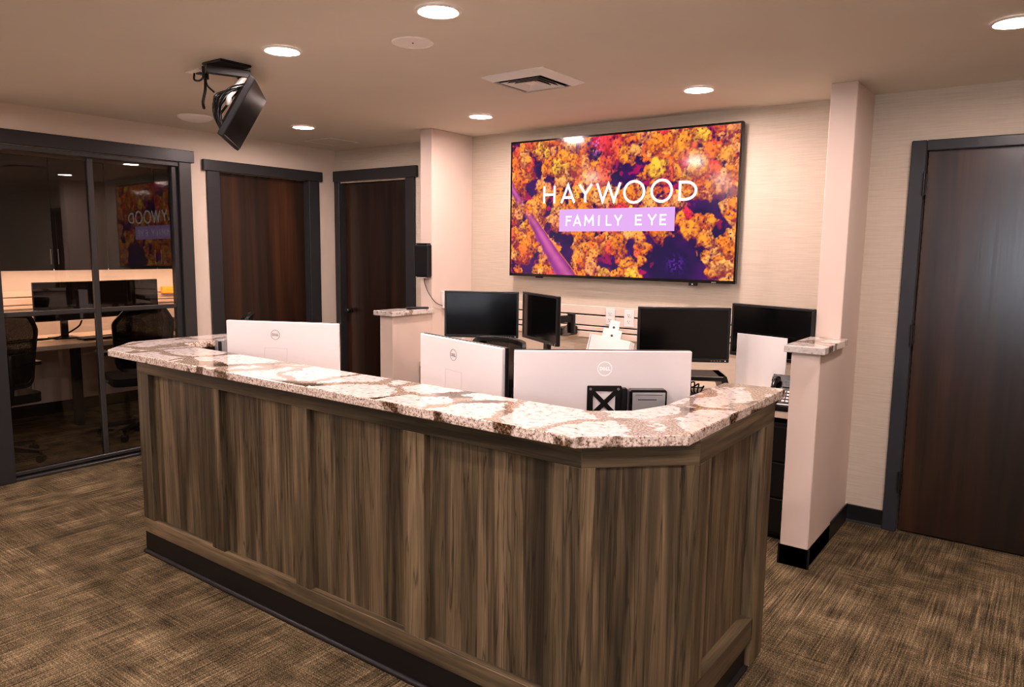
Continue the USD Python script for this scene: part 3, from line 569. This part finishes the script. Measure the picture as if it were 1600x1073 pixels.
# ---------------------------------------------------------------- monitors
def logo(r, s):
    ring = Point(0, 0).buffer(r, quad_segs=16).difference(Point(0, 0).buffer(r-s, quad_segs=16)); k = r*.62; h = r*.26
    D = glyph('D', -k*1.12, -k*.42, -h, h, s*1.25)
    a = math.radians(-38)
    E = letters([[(h, -h+s*.6), (-h+s*.6, -h+s*.6), (-h+s*.6, h-s*.6), (h, h-s*.6)], [(-h+s*.6, 0), (h, 0)]], s*1.1)
    from shapely import affinity
    E = affinity.translate(affinity.rotate(affinity.scale(E, .78, .9, origin=(0, 0)), 36, origin=(0, 0)), -k*.16, 0)
    L1 = glyph('L', k*.24, k*.72, -h, h, s*1.25); L2 = glyph('L', k*.72, k*1.20, -h, h, s*1.25)
    return ring, unary_union([D, E, L1, L2])
def back_facing_monitor(label, A, B, ztop, hgt, style):
    """a white desktop monitor seen from behind; A, B = world x, y of its upper rear corners, left and right in view"""
    A, B = np.array(A), np.array(B); W = np.linalg.norm(B-A); ang = math.atan2(*(B-A)[::-1]); c = (A+B)/2; zc = ztop-hgt/2
    t = thing('desktop_monitor', label, 'monitor', loc=(c[0], c[1], .74), rot=ang); z1 = ztop-.74; z0 = z1-hgt
    # local: x right in view, y away from the viewer, the rear shell at y = 0
    t.add('rear_shell', bx(-W/2, W/2, 0, .016, z0, z1, .003), 'monitor_white', world=False)
    t.add('screen_frame', bx(-W/2, W/2, .0162, .034, z0, z1+.001, .002), 'black_plastic', world=False)
    t.add('screen', bx(-W/2+.008, W/2-.008, .034, .035, z0+.012, z1-.008), 'screen_off', world=False)
    lr, lz = (.0245, z1-.066) if style != 2 else (.0275, z1-.066)
    ring, word = logo(lr, .0017 if style != 2 else .0034); mt = 'logo_grey' if style != 2 else 'logo_white'
    m = stand_up(ext(ring, 0, .0008)); m.apply_translation([-.035 if style != 2 else .005, 0, lz]); t.add('logo_ring', m, mt, world=False)
    m = stand_up(ext(word, 0, .0008)); m.apply_translation([-.035 if style != 2 else .005, 0, lz]); t.add('logo_lettering', m, mt, world=False)
    vx = -.035 if style != 2 else .005; vz = z1-.195
    if style != 2:
        out = sbox(-.062, -.062, .062, .062); m = stand_up(ext(out.difference(out.buffer(-.0013)), 0, .0006)); m.apply_translation([vx, 0, vz]); t.add('mount_cover', m, 'outline_grey', world=False)
    else:
        o = sbox(-.060, -.062, .060, .062).buffer(.004); hole = sbox(-.042, -.046, .042, .046); bars = letters([[(-.05, .05), (.05, -.05)], [(-.05, -.05), (.05, .05)]], .016)
        pl = unary_union([o.difference(hole), bars.intersection(o)]); m = stand_up(ext(pl, 0, .006)); m.apply_translation([vx, -.001, vz]); p = t.add('mount_plate', m, 'black_plastic', world=False)
        for sx in (-1, 1):
            for sz in (-1, 1): p.add('screw', moved(cyl(.005, 0, .003, 14), vx+sx*.052, -.007, vz+sz*.054, rx=math.pi/2), 'silver', world=False)
        t.add('mount_bracket', bx(vx+.062, vx+.082, -.03, 0, vz-.075, vz+.060, .003), 'black_plastic', world=False)
        b0, b1 = vx+.088, vx+.225
        bxm = t.add('mini_computer', bx(b0, b1, -.050, 0, vz-.10, vz+.058, .006), 'black_gloss', world=False)
        bxm.add('computer_cover', bx(b0+.008, b1-.008, -.0525, -.050, vz-.09, vz+.050, .003), 'grey_plastic', world=False)
        bxm.add('cover_slot', cat(bx(b0+.028, b1-.04, -.0535, -.0525, vz+.022, vz+.0245), bx(b0+.018, b1-.018, -.0533, -.0525, vz+.040, vz+.0415)), 'dark_grey_plastic', world=False)
    t.add('stand_neck', bx(vx-.035, vx+.035, .036, .06, .01, z1-.14, .006), 'silver', world=False)
    t.add('stand_base', bx(vx-.12, vx+.12, .030, .20, 0, .012, .004), 'silver', world=False)
    return t
back_facing_monitor('white-backed desktop monitor standing at the left end of the reception counter', (-3.374, 2.123), (-2.824, 2.387), 1.195, .36, 0)
back_facing_monitor('white-backed desktop monitor in the middle, turned at an angle behind the counter', (-2.285, 2.399), (-1.696, 2.237), 1.190, .36, 1)
back_facing_monitor('widest white-backed monitor with black cross bracket and small computer clipped on its back', (-1.574, 2.149), (-1.063, 2.569), 1.203, .37, 2)

def dark_monitor(label, A, B, ztop, zbot, mount=True, wallarm=None, stand=False):
    A, B = np.array(A), np.array(B); W = np.linalg.norm(B-A); ang = math.atan2(*(B-A)[::-1]); c = (A+B)/2
    t = thing('black_monitor', label, 'monitor', loc=(c[0], c[1], zbot), rot=ang); hz = ztop-zbot; f = .014
    t.add('housing', cat(bx(-W/2, W/2, .004, .028, 0, hz, .004), bx(-W/2+.1, W/2-.1, .028, .05, .05, hz-.05, .01)), 'black_plastic', world=False)
    t.add('bezel', cat(bx(-W/2, W/2, 0, .006, hz-f, hz, .002), bx(-W/2, W/2, 0, .006, 0, .020, .002), bx(-W/2, -W/2+f, 0, .006, .02, hz-f, .002), bx(W/2-f, W/2, 0, .006, .02, hz-f, .002)), 'dark_grey_plastic', world=False)
    t.add('screen', bx(-W/2+f, W/2-f, .0035, .0045, .02, hz-f), 'screen_off', world=False)
    for k in range(4): t.add('button', bx(W/2-.10+k*.016, W/2-.094+k*.016, -.001, 0, .007, .011), 'grey_plastic', world=False)
    t.add('power_light', bx(W/2-.024, W/2-.018, -.001, 0, .006, .012), 'led_white', world=False)
    if stand:
        t.add('stand_neck', bx(-.03, .03, .05, .08, .733-zbot, hz*.5, .004), 'black_plastic', world=False); t.add('stand_base', bx(-.1, .1, 0, .16, .733-zbot, .745-zbot, .004), 'black_plastic', world=False)
    return t
dark_monitor('black monitor under the wall speaker, left of the pair meeting in a corner', (-3.284, 3.683), (-2.866, 3.954), 1.290, .979, stand=True)
t = dark_monitor('black monitor turned sharply left, on a folding wall arm, right-hand one of the cornered pair', (-2.868, 4.000), (-2.412, 3.722), 1.291, .985, stand=True)
def link(a, b, h, w=.022):
    a, b = np.array(a), np.array(b); n = np.array([-(b-a)[1], (b-a)[0], 0]); n = n/np.linalg.norm(n)*w
    return hullpts([p+sx*n+[0, 0, sz*h] for p in (a, b) for sx in (-1, 1) for sz in (-1, 1)])
t.add('arm_link', link((-2.61, 3.93, 1.125), (-2.565, 4.125, 1.120), .022), 'black_plastic'); t.add('arm_link', link((-2.565, 4.125, 1.06), (-2.78, 4.40, .985), .022), 'black_plastic')
t.add('arm_elbow', moved(rbox(.05, .05, .125, .02), -2.560, 4.130, 1.028), 'black_plastic'); t.add('wall_clamp', bx(-2.83, -2.76, 4.37, 4.545, .965, 1.03, .008), 'black_plastic')
dark_monitor('flat black monitor beside the wall outlets, above the widest white monitor', (-1.873, 3.730), (-1.442, 4.012), 1.262, .953, stand=True)
dark_monitor('black monitor next to the right half wall with an added blank white board before it', (-1.532, 4.269), (-1.032, 4.131), 1.272, .965, stand=True)
t = thing('blank_board', 'added blank white board standing in for a blurred patch in front of the black monitor next to the right half wall', 'board', loc=(-1.318, 4.172, .732), rot=math.atan2(-.085, .32))  # added board in place of a blurred white patch
t.add('sheet', bx(-.160, .160, 0, .006, 0, .372, .001), 'white_plastic', world=False); t.add('foot', bx(-.12, .12, .006, .03, 0, .01, .002), 'white_plastic', world=False)

# ---------------------------------------------------------------- small things on the back worktop
# desk phone
t = thing('desk_phone', 'black desk telephone with rows of keys by the right half wall', 'telephone', loc=(-1.130, 4.040, .732), rot=math.radians(6))
ps = lambda m: (m.apply_scale(.92), m)[1]
def slab(pts, w0, w1): return hullpts([(x, y, z) for x in (w0, w1) for y, z in pts])
t.add('base', ps(slab([(-.10, 0), (.09, 0), (.09, .175), (.06, .19), (-.10, .03)], -.085, .115)), 'black_plastic', world=False)
aa = math.atan2(.16, .16); T = lambda m: moved(m, 0, -.10, .031, rx=aa)
t.add('handset', ps(T(cat(bx(-.082, -.035, .0, .055, 0, .035, .012), bx(-.082, -.035, .145, .20, 0, .035, .012), tube([(-.058, .03, .03), (-.058, .06, .042), (-.058, .1, .046), (-.058, .14, .042), (-.058, .17, .03)], .014, 10)))), 'black_gloss', world=False, smooth=40)
t.add('display', ps(T(bx(-.015, .10, .135, .185, 0, .004))), 'phone_screen', world=False)
for r_ in range(4):
    for c_ in range(3): t.add('key', ps(T(bx(-.008+c_*.022, .008+c_*.022, .03+r_*.022, .043+r_*.022, 0, .004, .001))), 'white_key', world=False)
for r_ in range(4): t.add('side_key', ps(T(bx(.066, .098, .03+r_*.022, .041+r_*.022, 0, .004, .001))), 'grey_plastic', world=False)
t.add('edge_strip', ps(T(bx(-.03, .112, .006, .014, 0, .005, .001))), 'white_key', world=False)
# monitor riser and its cables
t = thing('monitor_riser', 'black plastic monitor riser with a sloping side leg on the back worktop', 'monitor riser', loc=(-1.765, 4.12, .732), rot=math.radians(32))
t.add('deck', bx(-.26, .24, -.12, .12, .088, .118, .006), 'black_plastic', world=False)
t.add('side_leg', hullpts([(.20, -.12, .118), (.24, -.12, .118), (.20, .12, .118), (.24, .12, .118), (.24, -.13, 0), (.28, -.13, 0), (.24, .13, 0), (.28, .13, 0)]), 'black_plastic', world=False)
t.add('side_leg', hullpts([(-.26, -.12, .118), (-.22, -.12, .118), (-.26, .12, .118), (-.22, .12, .118), (-.30, -.13, 0), (-.26, -.13, 0), (-.30, .13, 0), (-.26, .13, 0)]), 'black_plastic', world=False)
t.add('front_edge', bx(-.25, .22, -.1215, -.1195, .112, .116), 'grey_plastic', world=False)
single('cable', cat(*[tube([(-1.86+k*.03, 4.26, .738), (-1.80+k*.05, 4.10+.02*k, .765), (-1.74+k*.03, 4.18, .80-.01*k), (-1.68+k*.02, 4.08, .742), (-1.62+k*.02, 4.17+.01*k, .742)], .0045, 7, 5) for k in range(4)]), 'black_plastic', 'tangle of black cables on the worktop under the monitor riser', 'cables')
# white document stand
t = thing('document_stand', 'white plastic stand with two screw holes leaning under the wall outlets', 'stand', loc=(-2.405, 4.30, .742), rot=math.radians(22))
def leaning(m): return moved(m, 0, 0, .0, rx=math.radians(-24), ry=math.radians(9))
t.add('upper_plate', leaning(bx(-.034, .036, -.012, .0, .24, .385, .003)), 'white_plastic', world=False)
t.add('middle_plate', leaning(bx(-.066, .062, -.022, -.010, .20, .318, .003)), 'white_plastic', world=False)
t.add('lower_plate', leaning(bx(-.135, .135, -.034, -.021, .10, .255, .003)), 'white_plastic', world=False)
t.add('side_rib', leaning(cat(*[bx(.137+k*.009, .143+k*.009, -.03, .0, .10, .255-.004*k, .001) for k in range(3)])), 'white_plastic', world=False)
t.add('side_rib', leaning(bx(-.147, -.139, -.03, .0, .10, .255, .001)), 'white_plastic', world=False)
for z in (.335, .272): t.add('screw_hole', leaning(moved(cyl(.008, 0, .003, 14), .0, -.012 if z > .32 else -.022, z, rx=math.pi/2)), 'outlet_slot', world=False)
t.add('foot', cat(bx(-.13, .13, -.06, .12, 0, .02, .004), leaning(bx(-.11, .11, -.03, -.02, .0, .11, .002))), 'white_plastic', world=False)
# upright white antenna box near the left half wall
t = thing('router', 'small white router with an upright antenna near the left half wall', 'router', loc=(-3.42, 4.10, .732))
t.add('body', bx(-3.50, -3.34, 4.05, 4.17, .735, .768, .006), 'white_plastic'); t.add('antenna', hullpts([(x, y, z) for x0, z, w in ((-3.478, .76, .012), (-3.470, 1.118, .012)) for x in (x0-w, x0+w) for y in (4.10, 4.112)]), 'white_plastic')
single('wall_box', bx(-3.781, -3.752, 4.20, 4.30, 1.115, 1.245, .004), 'white_plastic', 'white plastic wall box behind the left black monitor, fed by the speaker wire', 'wall box')
# wall speaker and its wire
t = thing('wall_speaker', 'tall black wall speaker on the pale pilaster above the left half wall', 'speaker', loc=(-3.835, 4.06, 1.48))
t.add('cabinet', bx(-3.900, -3.765, 4.035, 4.090, 1.352, 1.602, .012), 'black_plastic'); t.add('grille', bx(-3.894, -3.771, 4.030, 4.036, 1.366, 1.588, .003), 'fabric_black')
t.add('end_band', bx(-3.885, -3.78, 4.034, 4.085, 1.601, 1.607, .002), 'dark_grey_plastic'); t.add('end_band', bx(-3.885, -3.78, 4.029, 4.085, 1.348, 1.354, .002), 'silver')
t.add('bracket', bx(-3.87, -3.80, 4.088, 4.0995, 1.42, 1.54, .002), 'white_plastic')
single('speaker_wire', tube([(-3.833, 4.075, 1.352), (-3.828, 4.07, 1.31), (-3.80, 4.075, 1.245), (-3.765, 4.09, 1.19), (-3.765, 4.14, 1.155), (-3.766, 4.205, 1.135)], .0035, 8), 'wire_grey', 'thin grey wire hanging from the black wall speaker', 'wire', smooth=True)
t = thing('handset_bar', 'slim black remote lying on the left stone cap', 'remote', loc=(-3.81, 3.97, 1.122), rot=math.radians(52))
t.add('body', bx(-.085, .085, -.018, .018, 0, .014, .005), 'black_plastic', world=False); t.add('button_strip', bx(-.06, .06, -.008, .008, .014, .0155, .001), 'dark_grey_plastic', world=False)
# silver-grey device beside the left monitor
t = thing('desk_device', 'small silver and grey upright box beside the left white monitor', 'device', loc=(-3.495, 2.19, .74), rot=math.radians(25))
t.add('case', bx(-.026, .026, -.05, .05, 0, .345, .004), 'grey_plastic', world=False); t.add('side_strip', bx(-.008, .012, -.052, -.05, .02, .335, .001), 'dark_grey_plastic', world=False); t.add('front_edge', bx(-.0265, -.014, -.053, -.049, .0, .345, .001), 'silver', world=False)

# ---------------------------------------------------------------- task chairs
def make_chair(label, loc, rot, group=None, square=False):
    """faces +y in its own frame"""
    t = thing('task_chair', label, 'chair', loc=loc, rot=rot, group=group)
    sp = sbox(-.17, -.17, .17, .17).buffer(.07); st = ext(sp, .44, .505); t.add('seat', st, 'fabric_black', world=False)
    fr = []
    out = Polygon([(-.13, .0), (.13, .0), (.15, .30), (.10, .372), (0, .385), (-.10, .372), (-.15, .30)]).buffer(.08, quad_segs=6); 
    if square: out = sbox(-.175, .0, .175, .40).buffer(.05, quad_segs=6)
    prof = out.difference(out.buffer(-.028))
    def bend(m):
        V = m.vertices.copy(); w = V[:, 2]-.60; V[:, 1] += -.10*np.clip((w/.45), 0, 1)**1.5+.10*(V[:, 0]/.23)**2; m.vertices = V; return m
    f = stand_up(ext(prof, 0, .026)); f = f.subdivide().subdivide(); f.apply_translation([0, -.235, .63]); t.add('back_frame', bend(f), 'black_plastic', world=False, smooth=40)
    mm = stand_up(ext(out.buffer(-.02), 0, .004)); mm = mm.subdivide().subdivide(); mm.apply_translation([0, -.245, .63]); t.add('backrest_mesh', bend(mm), 'chair_mesh', world=False)
    lb = stand_up(ext(sbox(-.205, .10, .205, .17), 0, .02)); lb = lb.subdivide().subdivide(); lb.apply_translation([0, -.255, .63]); t.add('lumbar_bar', bend(lb), 'black_plastic', world=False)
    t.add('back_spine', tube([(0, -.10, .43), (0, -.24, .45), (0, -.29, .60), (0, -.29, .80)], .022, 10), 'black_plastic', world=False, smooth=True)
    for s in (-1, 1):
        a = t.add('armrest', rbox(.075, .24, .025, .03), 'black_plastic', world=False) if False else t.add('armrest', moved(rbox(.075, .24, .025, .03), s*.275, .02, .685), 'black_plastic', world=False)
        a.add('arm_post', tube([(s*.20, .0, .46), (s*.265, .0, .47), (s*.275, .0, .55), (s*.275, .0, .69)], .014, 8), 'silver', world=False, smooth=True)
    t.add('gas_column', cat(cyl(.026, .12, .30, 16), cyl(.016, .28, .44, 16)), 'chrome', world=False, smooth=40)
    for k in range(5):
        a = 2*math.pi*k/5+.3; d = np.array([math.cos(a), math.sin(a)]); n = np.array([-d[1], d[0]])
        P = [(*(d*.03+n*s*.028), z) for s in (-1, 1) for z in (.085, .13)]+[(*(d*.31+n*s*.016), z) for s in (-1, 1) for z in (.07, .09)]
        l = t.add('base_leg', hullpts(P), 'black_plastic', world=False)
        w = cyl(.028, -.02, .02, 16); w = moved(w, rx=math.pi/2, rz=a); w.apply_translation([*(d*.31), .028]); l.add('caster', cat(w, cyl(.008, .03, .075, 8, *(d*.31))), 'black_plastic', world=False, smooth=40)
    return t
make_chair('black task chair with a square back between the middle and widest white monitors', (-2.50, 2.93, 0), math.radians(166), square=True)
c0 = make_chair('black task chair whose rounded back peeks over the widest white monitor', (-1.83, 3.08, 0), math.radians(205))
dup(c0, (-4.87, 2.87, 0), math.radians(147), 'black task chair seen edge-on near the left door, above the left white monitor')
dup(c0, (-6.02, 1.93, 0), math.radians(95), 'black mesh task chair in the glazed office, nearest the left edge')
dup(c0, (-6.08, 3.02, 0), math.radians(75), 'black task chair in the glazed office behind the glazing bar')

# ---------------------------------------------------------------- ceiling fittings
def downlight(x, y, label, group=None):
    t = thing('downlight', label, 'downlight', loc=(x, y, H), group=group)
    t.add('trim_ring', moved(lathe([(.070, -.001), (.088, -.001), (.086, -.006), (.076, -.009), (.070, -.006), (.070, -.001)], 40), 0, 0, 0), 'trim_white', world=False, smooth=40)
    t.add('lens', moved(lathe([(0, -.0055), (.0705, -.0055), (.0705, -.0035), (0, -.0035)], 40)), 'lamp_lens', world=False)
    return t
L0 = downlight(-1.927, 2.125, 'round downlight at the top of the picture above the reception counter')
for x, y, lb in ((-2.886, 2.143, 'round downlight just right of the ceiling-hung monitor'), (-4.555, 3.551, 'round downlight nearest the two left doors'), (-3.163, 3.903, 'round downlight by the pale pilaster, left of the television'),
                 (-1.646, 3.906, 'round downlight right above the television'), (-.205, 3.440, 'round downlight at the top right edge of the picture')):
    dup(L0, (x, y, H), 0, lb)
for x, y in ((-4.55, 1.25), (-3.3, .35), (-1.45, .85), (.15, .85), (-3.8, -1.3), (-2.2, -.35), (-.25, .35), (1.0, 1.3)):  # out of view; the added ones brighten fronts of desk, monitors and right wall
    dup(L0, (x, y, H), 0, {-4.55: 'round downlight above the picture, by the glazed office front', -3.3: 'round downlight above the picture, before the left half of the desk', -1.45: 'round downlight above the picture, before the angled corner of the desk',
        .15: 'round downlight above the picture, before the dark right-hand door', -3.8: 'round downlight behind the viewer, farthest from the desk', -2.2: 'added unseen round downlight behind the viewer, left of the camera', -.25: 'added unseen round downlight just above the viewer', 1.0: 'added unseen round downlight to the right of the camera'}[x])
# round speaker
t = thing('ceiling_speaker', 'flat round white speaker grille in the ceiling left of the air diffuser', 'ceiling speaker', loc=(-2.306, 2.381, H))
t.add('rim', lathe([(.080, 0), (.090, 0), (.089, -.004), (.082, -.006), (.080, -.004), (.080, 0)], 44), 'trim_white', world=False, smooth=40)
t.add('grille', lathe([(0, -.003), (.0805, -.003), (.0805, -.0005), (0, -.0005)], 44), 'trim_white', world=False)
t.add('centre_light', cyl(.004, -.005, -.003, 10), 'outlet_slot', world=False)
# access point (domed)
t = thing('ceiling_dome', 'shallow white round dome on the ceiling left of the hung monitor', 'ceiling dome', loc=(-4.846, 2.873, H))
t.add('shell', lathe([(0, -.034), (.04, -.034), (.06, -.031), (.09, -.024), (.112, -.010), (.115, 0), (0, 0)], 44), 'trim_white', world=False, smooth=40)
t.add('centre_cap', lathe([(0, -.038), (.036, -.036), (.038, -.033), (0, -.033)], 30), 'trim_white', world=False, smooth=40)
# access panel
t = thing('access_panel', 'square ceiling access panel with a thin white frame near the left doors', 'access panel', loc=(-4.98, 4.165, H))
o = sbox(-.168, -.155, .168, .155); t.add('frame', moved(ext(o.difference(o.buffer(-.016)), -.004, 0)), 'trim_white', world=False); t.add('panel', ext(o.buffer(-.018), -.0025, -.0005), 'ceiling_paint', world=False)
# square air diffuser
t = thing('air_diffuser', 'square white air diffuser with stepped louvres in the ceiling before the television', 'air diffuser', loc=(-2.27, 3.23, H))
hw = .198
def ringsq(r0, z0, r1, z1, th=.004):
    """sloping square ring from half-width r0 at z0 to r1 at z1"""
    V = []
    for r_, z in ((r0, z0), (r1, z1), (r1-.0, z1+th), (r0-.0, z0+th)): V += [(r_, r_, z), (-r_, r_, z), (-r_, -r_, z), (r_, -r_, z)]
    F = []
    for k in range(4):
        n = (k+1) % 4
        for i in range(4):
            j = (i+1) % 4; F += [(k*4+i, n*4+i, n*4+j), (k*4+i, n*4+j, k*4+j)]
    m = trimesh.Trimesh(V, F, process=False); m.fix_normals(); return m
t.add('rim', ringsq(hw, -.004, hw-.050, -.026, .006), 'trim_white', world=False)
t.add('throat', cat(bx(-.149, .149, -.149, .149, .10, .104), bx(-.149, -.145, -.149, .149, -.015, .10), bx(.145, .149, -.149, .149, -.015, .10), bx(-.145, .145, -.149, -.145, -.015, .10), bx(-.145, .145, .145, .149, -.015, .10)), 'black_rubber', world=False)
for r_ in (.120, .094, .068): t.add('louvre', ringsq(r_, -.027, r_-.024, .000, .001), 'trim_white', world=False).add('louvre_back', ringsq(r_, -.0255, r_-.024, .0015, .001), 'black_rubber', world=False)  # black upper faces paint in the shade of the gaps between louvres
t.add('centre_plate', bx(-.034, .034, -.034, .034, -.022, -.018, .001), 'trim_white', world=False)

# ceiling-hung monitor on a folding mount
c = np.array([-3.297, 2.227, 2.202]); r3 = np.array([-.7588, .6513, 0]); u3 = np.array([.316, .371, .874]); u3 /= np.linalg.norm(u3); r3 /= np.linalg.norm(r3)
b3 = np.cross(r3, u3); b3 /= np.linalg.norm(b3)
if b3 @ np.array([-.57, -.66, .486]) < 0: b3 = -b3
t = thing('hung_monitor', 'black monitor hung from the ceiling, tilted down, cables bunched behind it', 'monitor', loc=c)
TT = frame_of(c, r3, u3, b3)
if np.linalg.det(TT[:3, :3]) < 0: TT = frame_of(c, -r3, u3, b3)
def tilt(m): m = m.copy(); m.apply_transform(TT); return m
t.add('housing', tilt(cat(bx(-.265, .265, -.155, .155, .002, .030, .004))), 'black_plastic'); t.add('rear_hump', tilt(bx(-.17, .17, -.10, .11, .030, .058, .012)), 'black_plastic')
t.add('screen', tilt(bx(-.257, .257, -.140, .147, -.001, .002)), 'screen_off')
t.add('chin_strip', tilt(bx(-.255, .255, -.1435, -.1405, -.002, .0)), 'silver')
arm0 = tilt(trimesh.Trimesh([(0, .02, .06), (0, 0, 0), (0, 0, .1)], [(0, 1, 2)], process=False)).vertices
t.add('mount_disc', tilt(bx(-.06, .06, -.06, .06, .058, .072, .004)), 'black_plastic')
rc = np.random.default_rng(5)
for k in range(16):
    o = rc.uniform(-1, 1, 8); x0 = -.13+.012*k
    P = [(x0+.02*o[0], .135, .062), (x0+.04*o[1], .08, .105+.03*abs(o[2])), (x0+.05+.04*o[3], .0, .12+.03*abs(o[4])), (x0+.03*o[5], -.07, .105+.03*abs(o[6])), (x0+.02*o[7], -.125, .06)]
    t.add('cable_loop', tilt(tube(P, .0055 if k % 5 else .004, 7, 5)), 'black_plastic' if k % 8 else 'white_plastic', smooth=True, label=None if k % 8 else 'pale cable')
mt = thing('ceiling_mount', 'black ceiling bracket with a silver pole carrying the hung monitor', 'bracket', loc=(-3.33, 2.15, H))
mt.add('ceiling_plate', bx(-3.41, -3.25, 2.065, 2.235, H-.012, H, .004), 'black_plastic'); mt.add('hinge_bar', hullpts([(x, y, z) for x, y in ((-3.40, 2.075), (-3.36, 2.06), (-3.285, 2.25), (-3.325, 2.26)) for z in (H-.05, H-.016)]), 'black_plastic')
pt = np.array([-3.322, 2.246, 2.405]); pb = np.array([-3.345, 2.165, 2.30]); pc = np.array([-3.350, 2.165, 2.255])
mt.add('ball_joint', moved(trimesh.creation.icosphere(2, .024), *(pt+[-.015, -.015, .0])), 'black_gloss', smooth=True)
mt.add('pole', tube([pt, pb, pc], .0145, 14, 1), 'white_pole', smooth=40)
single('drop_cable', cat(tube([(-3.47, 2.12, H-.001), (-3.47, 2.12, 2.40), (-3.46, 2.11, 2.33), (-3.45, 2.09, 2.27), (-3.435, 2.085, 2.235)], .007, 8), cyl(.016, 2.385, H-.001, 12, -3.47, 2.12),
       tube([(-3.47, 2.12, 2.405), (-3.52, 2.12, 2.385), (-3.57, 2.12, 2.395), (-3.585, 2.13, 2.428)], .005, 8), tube([(-3.47, 2.12, 2.40), (-3.44, 2.11, 2.35), (-3.40, 2.12, 2.315)], .004, 8)), 'black_plastic', 'black cables dropping from the ceiling to the hung monitor', 'cables', smooth=40)
t = thing('ceiling_plate', 'small white cable plate on the ceiling left of the hung monitor bracket', 'cable plate', loc=(-3.59, 2.17, H), rot=0)
t.add('plate', bx(-.062, .062, -.05, .05, -.006, 0, .002), 'trim_white', world=False); t.add('cable_port', bx(-.02, .02, -.02, .02, -.014, -.006, .003), 'black_plastic', world=False)

# ---------------------------------------------------------------- the office behind the glass
t = thing('office_desk', 'long wall-side work desk with laminate top inside the glazed office', 'desk', loc=(-6.99, 2.8, 0))
t.add('top', bx(OX+.001, -6.565, .9, 4.72, .70, .738, .003), 'worktop_laminate')
for y in (1.2, 2.78, 4.4): t.add('leg', bx(-6.80, -6.72, y, y+.06, .0, .70, .004), 'black_plastic')
t = thing('wall_cabinet', 'dark upper wall cabinets with a lit strip beneath, inside the glazed office', 'cabinet', loc=(-7.2, 3.0, 1.35))
t.add('body', bx(OX+.001, -7.06, .5, 4.70, 1.345, 2.30, .002), 'cabinet_dark')
for k in range(9): 
    d = t.add('door', bx(-7.06, -7.042, .503+k*.46, .957+k*.46, 1.335, 2.295, .003), 'cabinet_dark'); d.add('handle', tube([(-7.02, .93+k*.46-(k % 2)*.40, 1.39), (-7.02, .93+k*.46-(k % 2)*.40, 1.52)], .005, 8, 1), 'silver')
t.add('light_strip', bx(-7.16, -7.12, .6, 4.65, 1.335, 1.344, .002), 'strip_glow')
t = thing('office_slat_panel', 'pale grooved slat panel on the far office wall behind the monitors', 'slat panel', loc=(OX, 3.0, 1.05))
for z0, z1 in ((1.092, 1.142), (1.022, 1.082), (.985, 1.012)): t.add('slat', bx(OX+.0005, OX+.014, .6, 4.7, z0, z1, .003), 'slat_cream')
def office_monitor(label, A, B, zt, zb):
    A, B = np.array(A), np.array(B); W = np.linalg.norm(B-A); ang = math.atan2(*(B-A)[::-1]); c = (A+B)/2
    t = thing('office_monitor', label, 'monitor', loc=(*c, .738), rot=ang)
    t.add('housing', bx(-W/2, W/2, .002, .03, zb-.738, zt-.738, .004), 'black_plastic', world=False); t.add('screen', bx(-W/2+.008, W/2-.008, 0, .003, zb-.738+.015, zt-.738-.008), 'screen_off', world=False)
    t.add('stand_neck', bx(-.03, .03, .03, .055, .01, .35, .004), 'black_plastic', world=False); t.add('stand_base', bx(-.1, .1, -.02, .15, 0, .012, .004), 'black_plastic', world=False)
office_monitor('wide black monitor on the office desk, left of the glazing bar', (-6.95, 2.585), (-6.95, 3.075), 1.238, .90)
office_monitor('wide black monitor on the office desk, right of the glazing bar', (-6.93, 3.12), (-7.02, 3.70), 1.240, .91)
single('yellow_pad', bx(-7.32, -7.21, 3.83, 3.98, 1.07, 1.15, .004), 'yellow_plastic', 'bright yellow pad on the office slat panel right of the monitors', 'pad') if False else single('yellow_pad', bx(OX+.0145, OX+.05, 3.92, 4.08, 1.075, 1.145, .004), 'yellow_plastic', 'bright yellow pad on the office slat panel right of the monitors', 'pad')
t = thing('office_phone', 'dark telephone on the office desk right of the monitors', 'telephone', loc=(-6.95, 3.86, .738))
t.add('base', hullpts([(-7.05, y, z) for y in (3.76, 3.94) for z in (.739, .86)]+[(-6.86, y, z) for y in (3.76, 3.94) for z in (.739, .765)]), 'black_plastic'); t.add('handset', bx(-7.03, -6.87, 3.77, 3.82, .83, .87, .012), 'black_gloss')
t.add('display', hullpts([(-6.985, y, .835) for y in (3.85, 3.93)]+[(-6.95, y, .812) for y in (3.85, 3.93)]+[(-6.985, y, .838) for y in (3.85, 3.93)]), 'phone_screen')
single('office_cable', cat(tube([(-6.925, 2.95, .895), (-6.90, 2.90, .84), (-6.90, 2.74, .765), (-6.9, 2.55, .752), (-6.8, 2.2, .752)], .007, 8), tube([(-6.89, 3.2, .75), (-6.89, 2.85, .75), (-6.90, 2.5, .765), (-6.9, 2.2, .75)], .006, 8)), 'black_plastic', 'black cables trailing over the office desk under its left monitor', 'cables', smooth=True)
single('office_keyboard', bx(-6.84, -6.70, 2.86, 3.28, .739, .757, .005), 'black_plastic', 'black keyboard on the office desk before the monitors', 'keyboard')
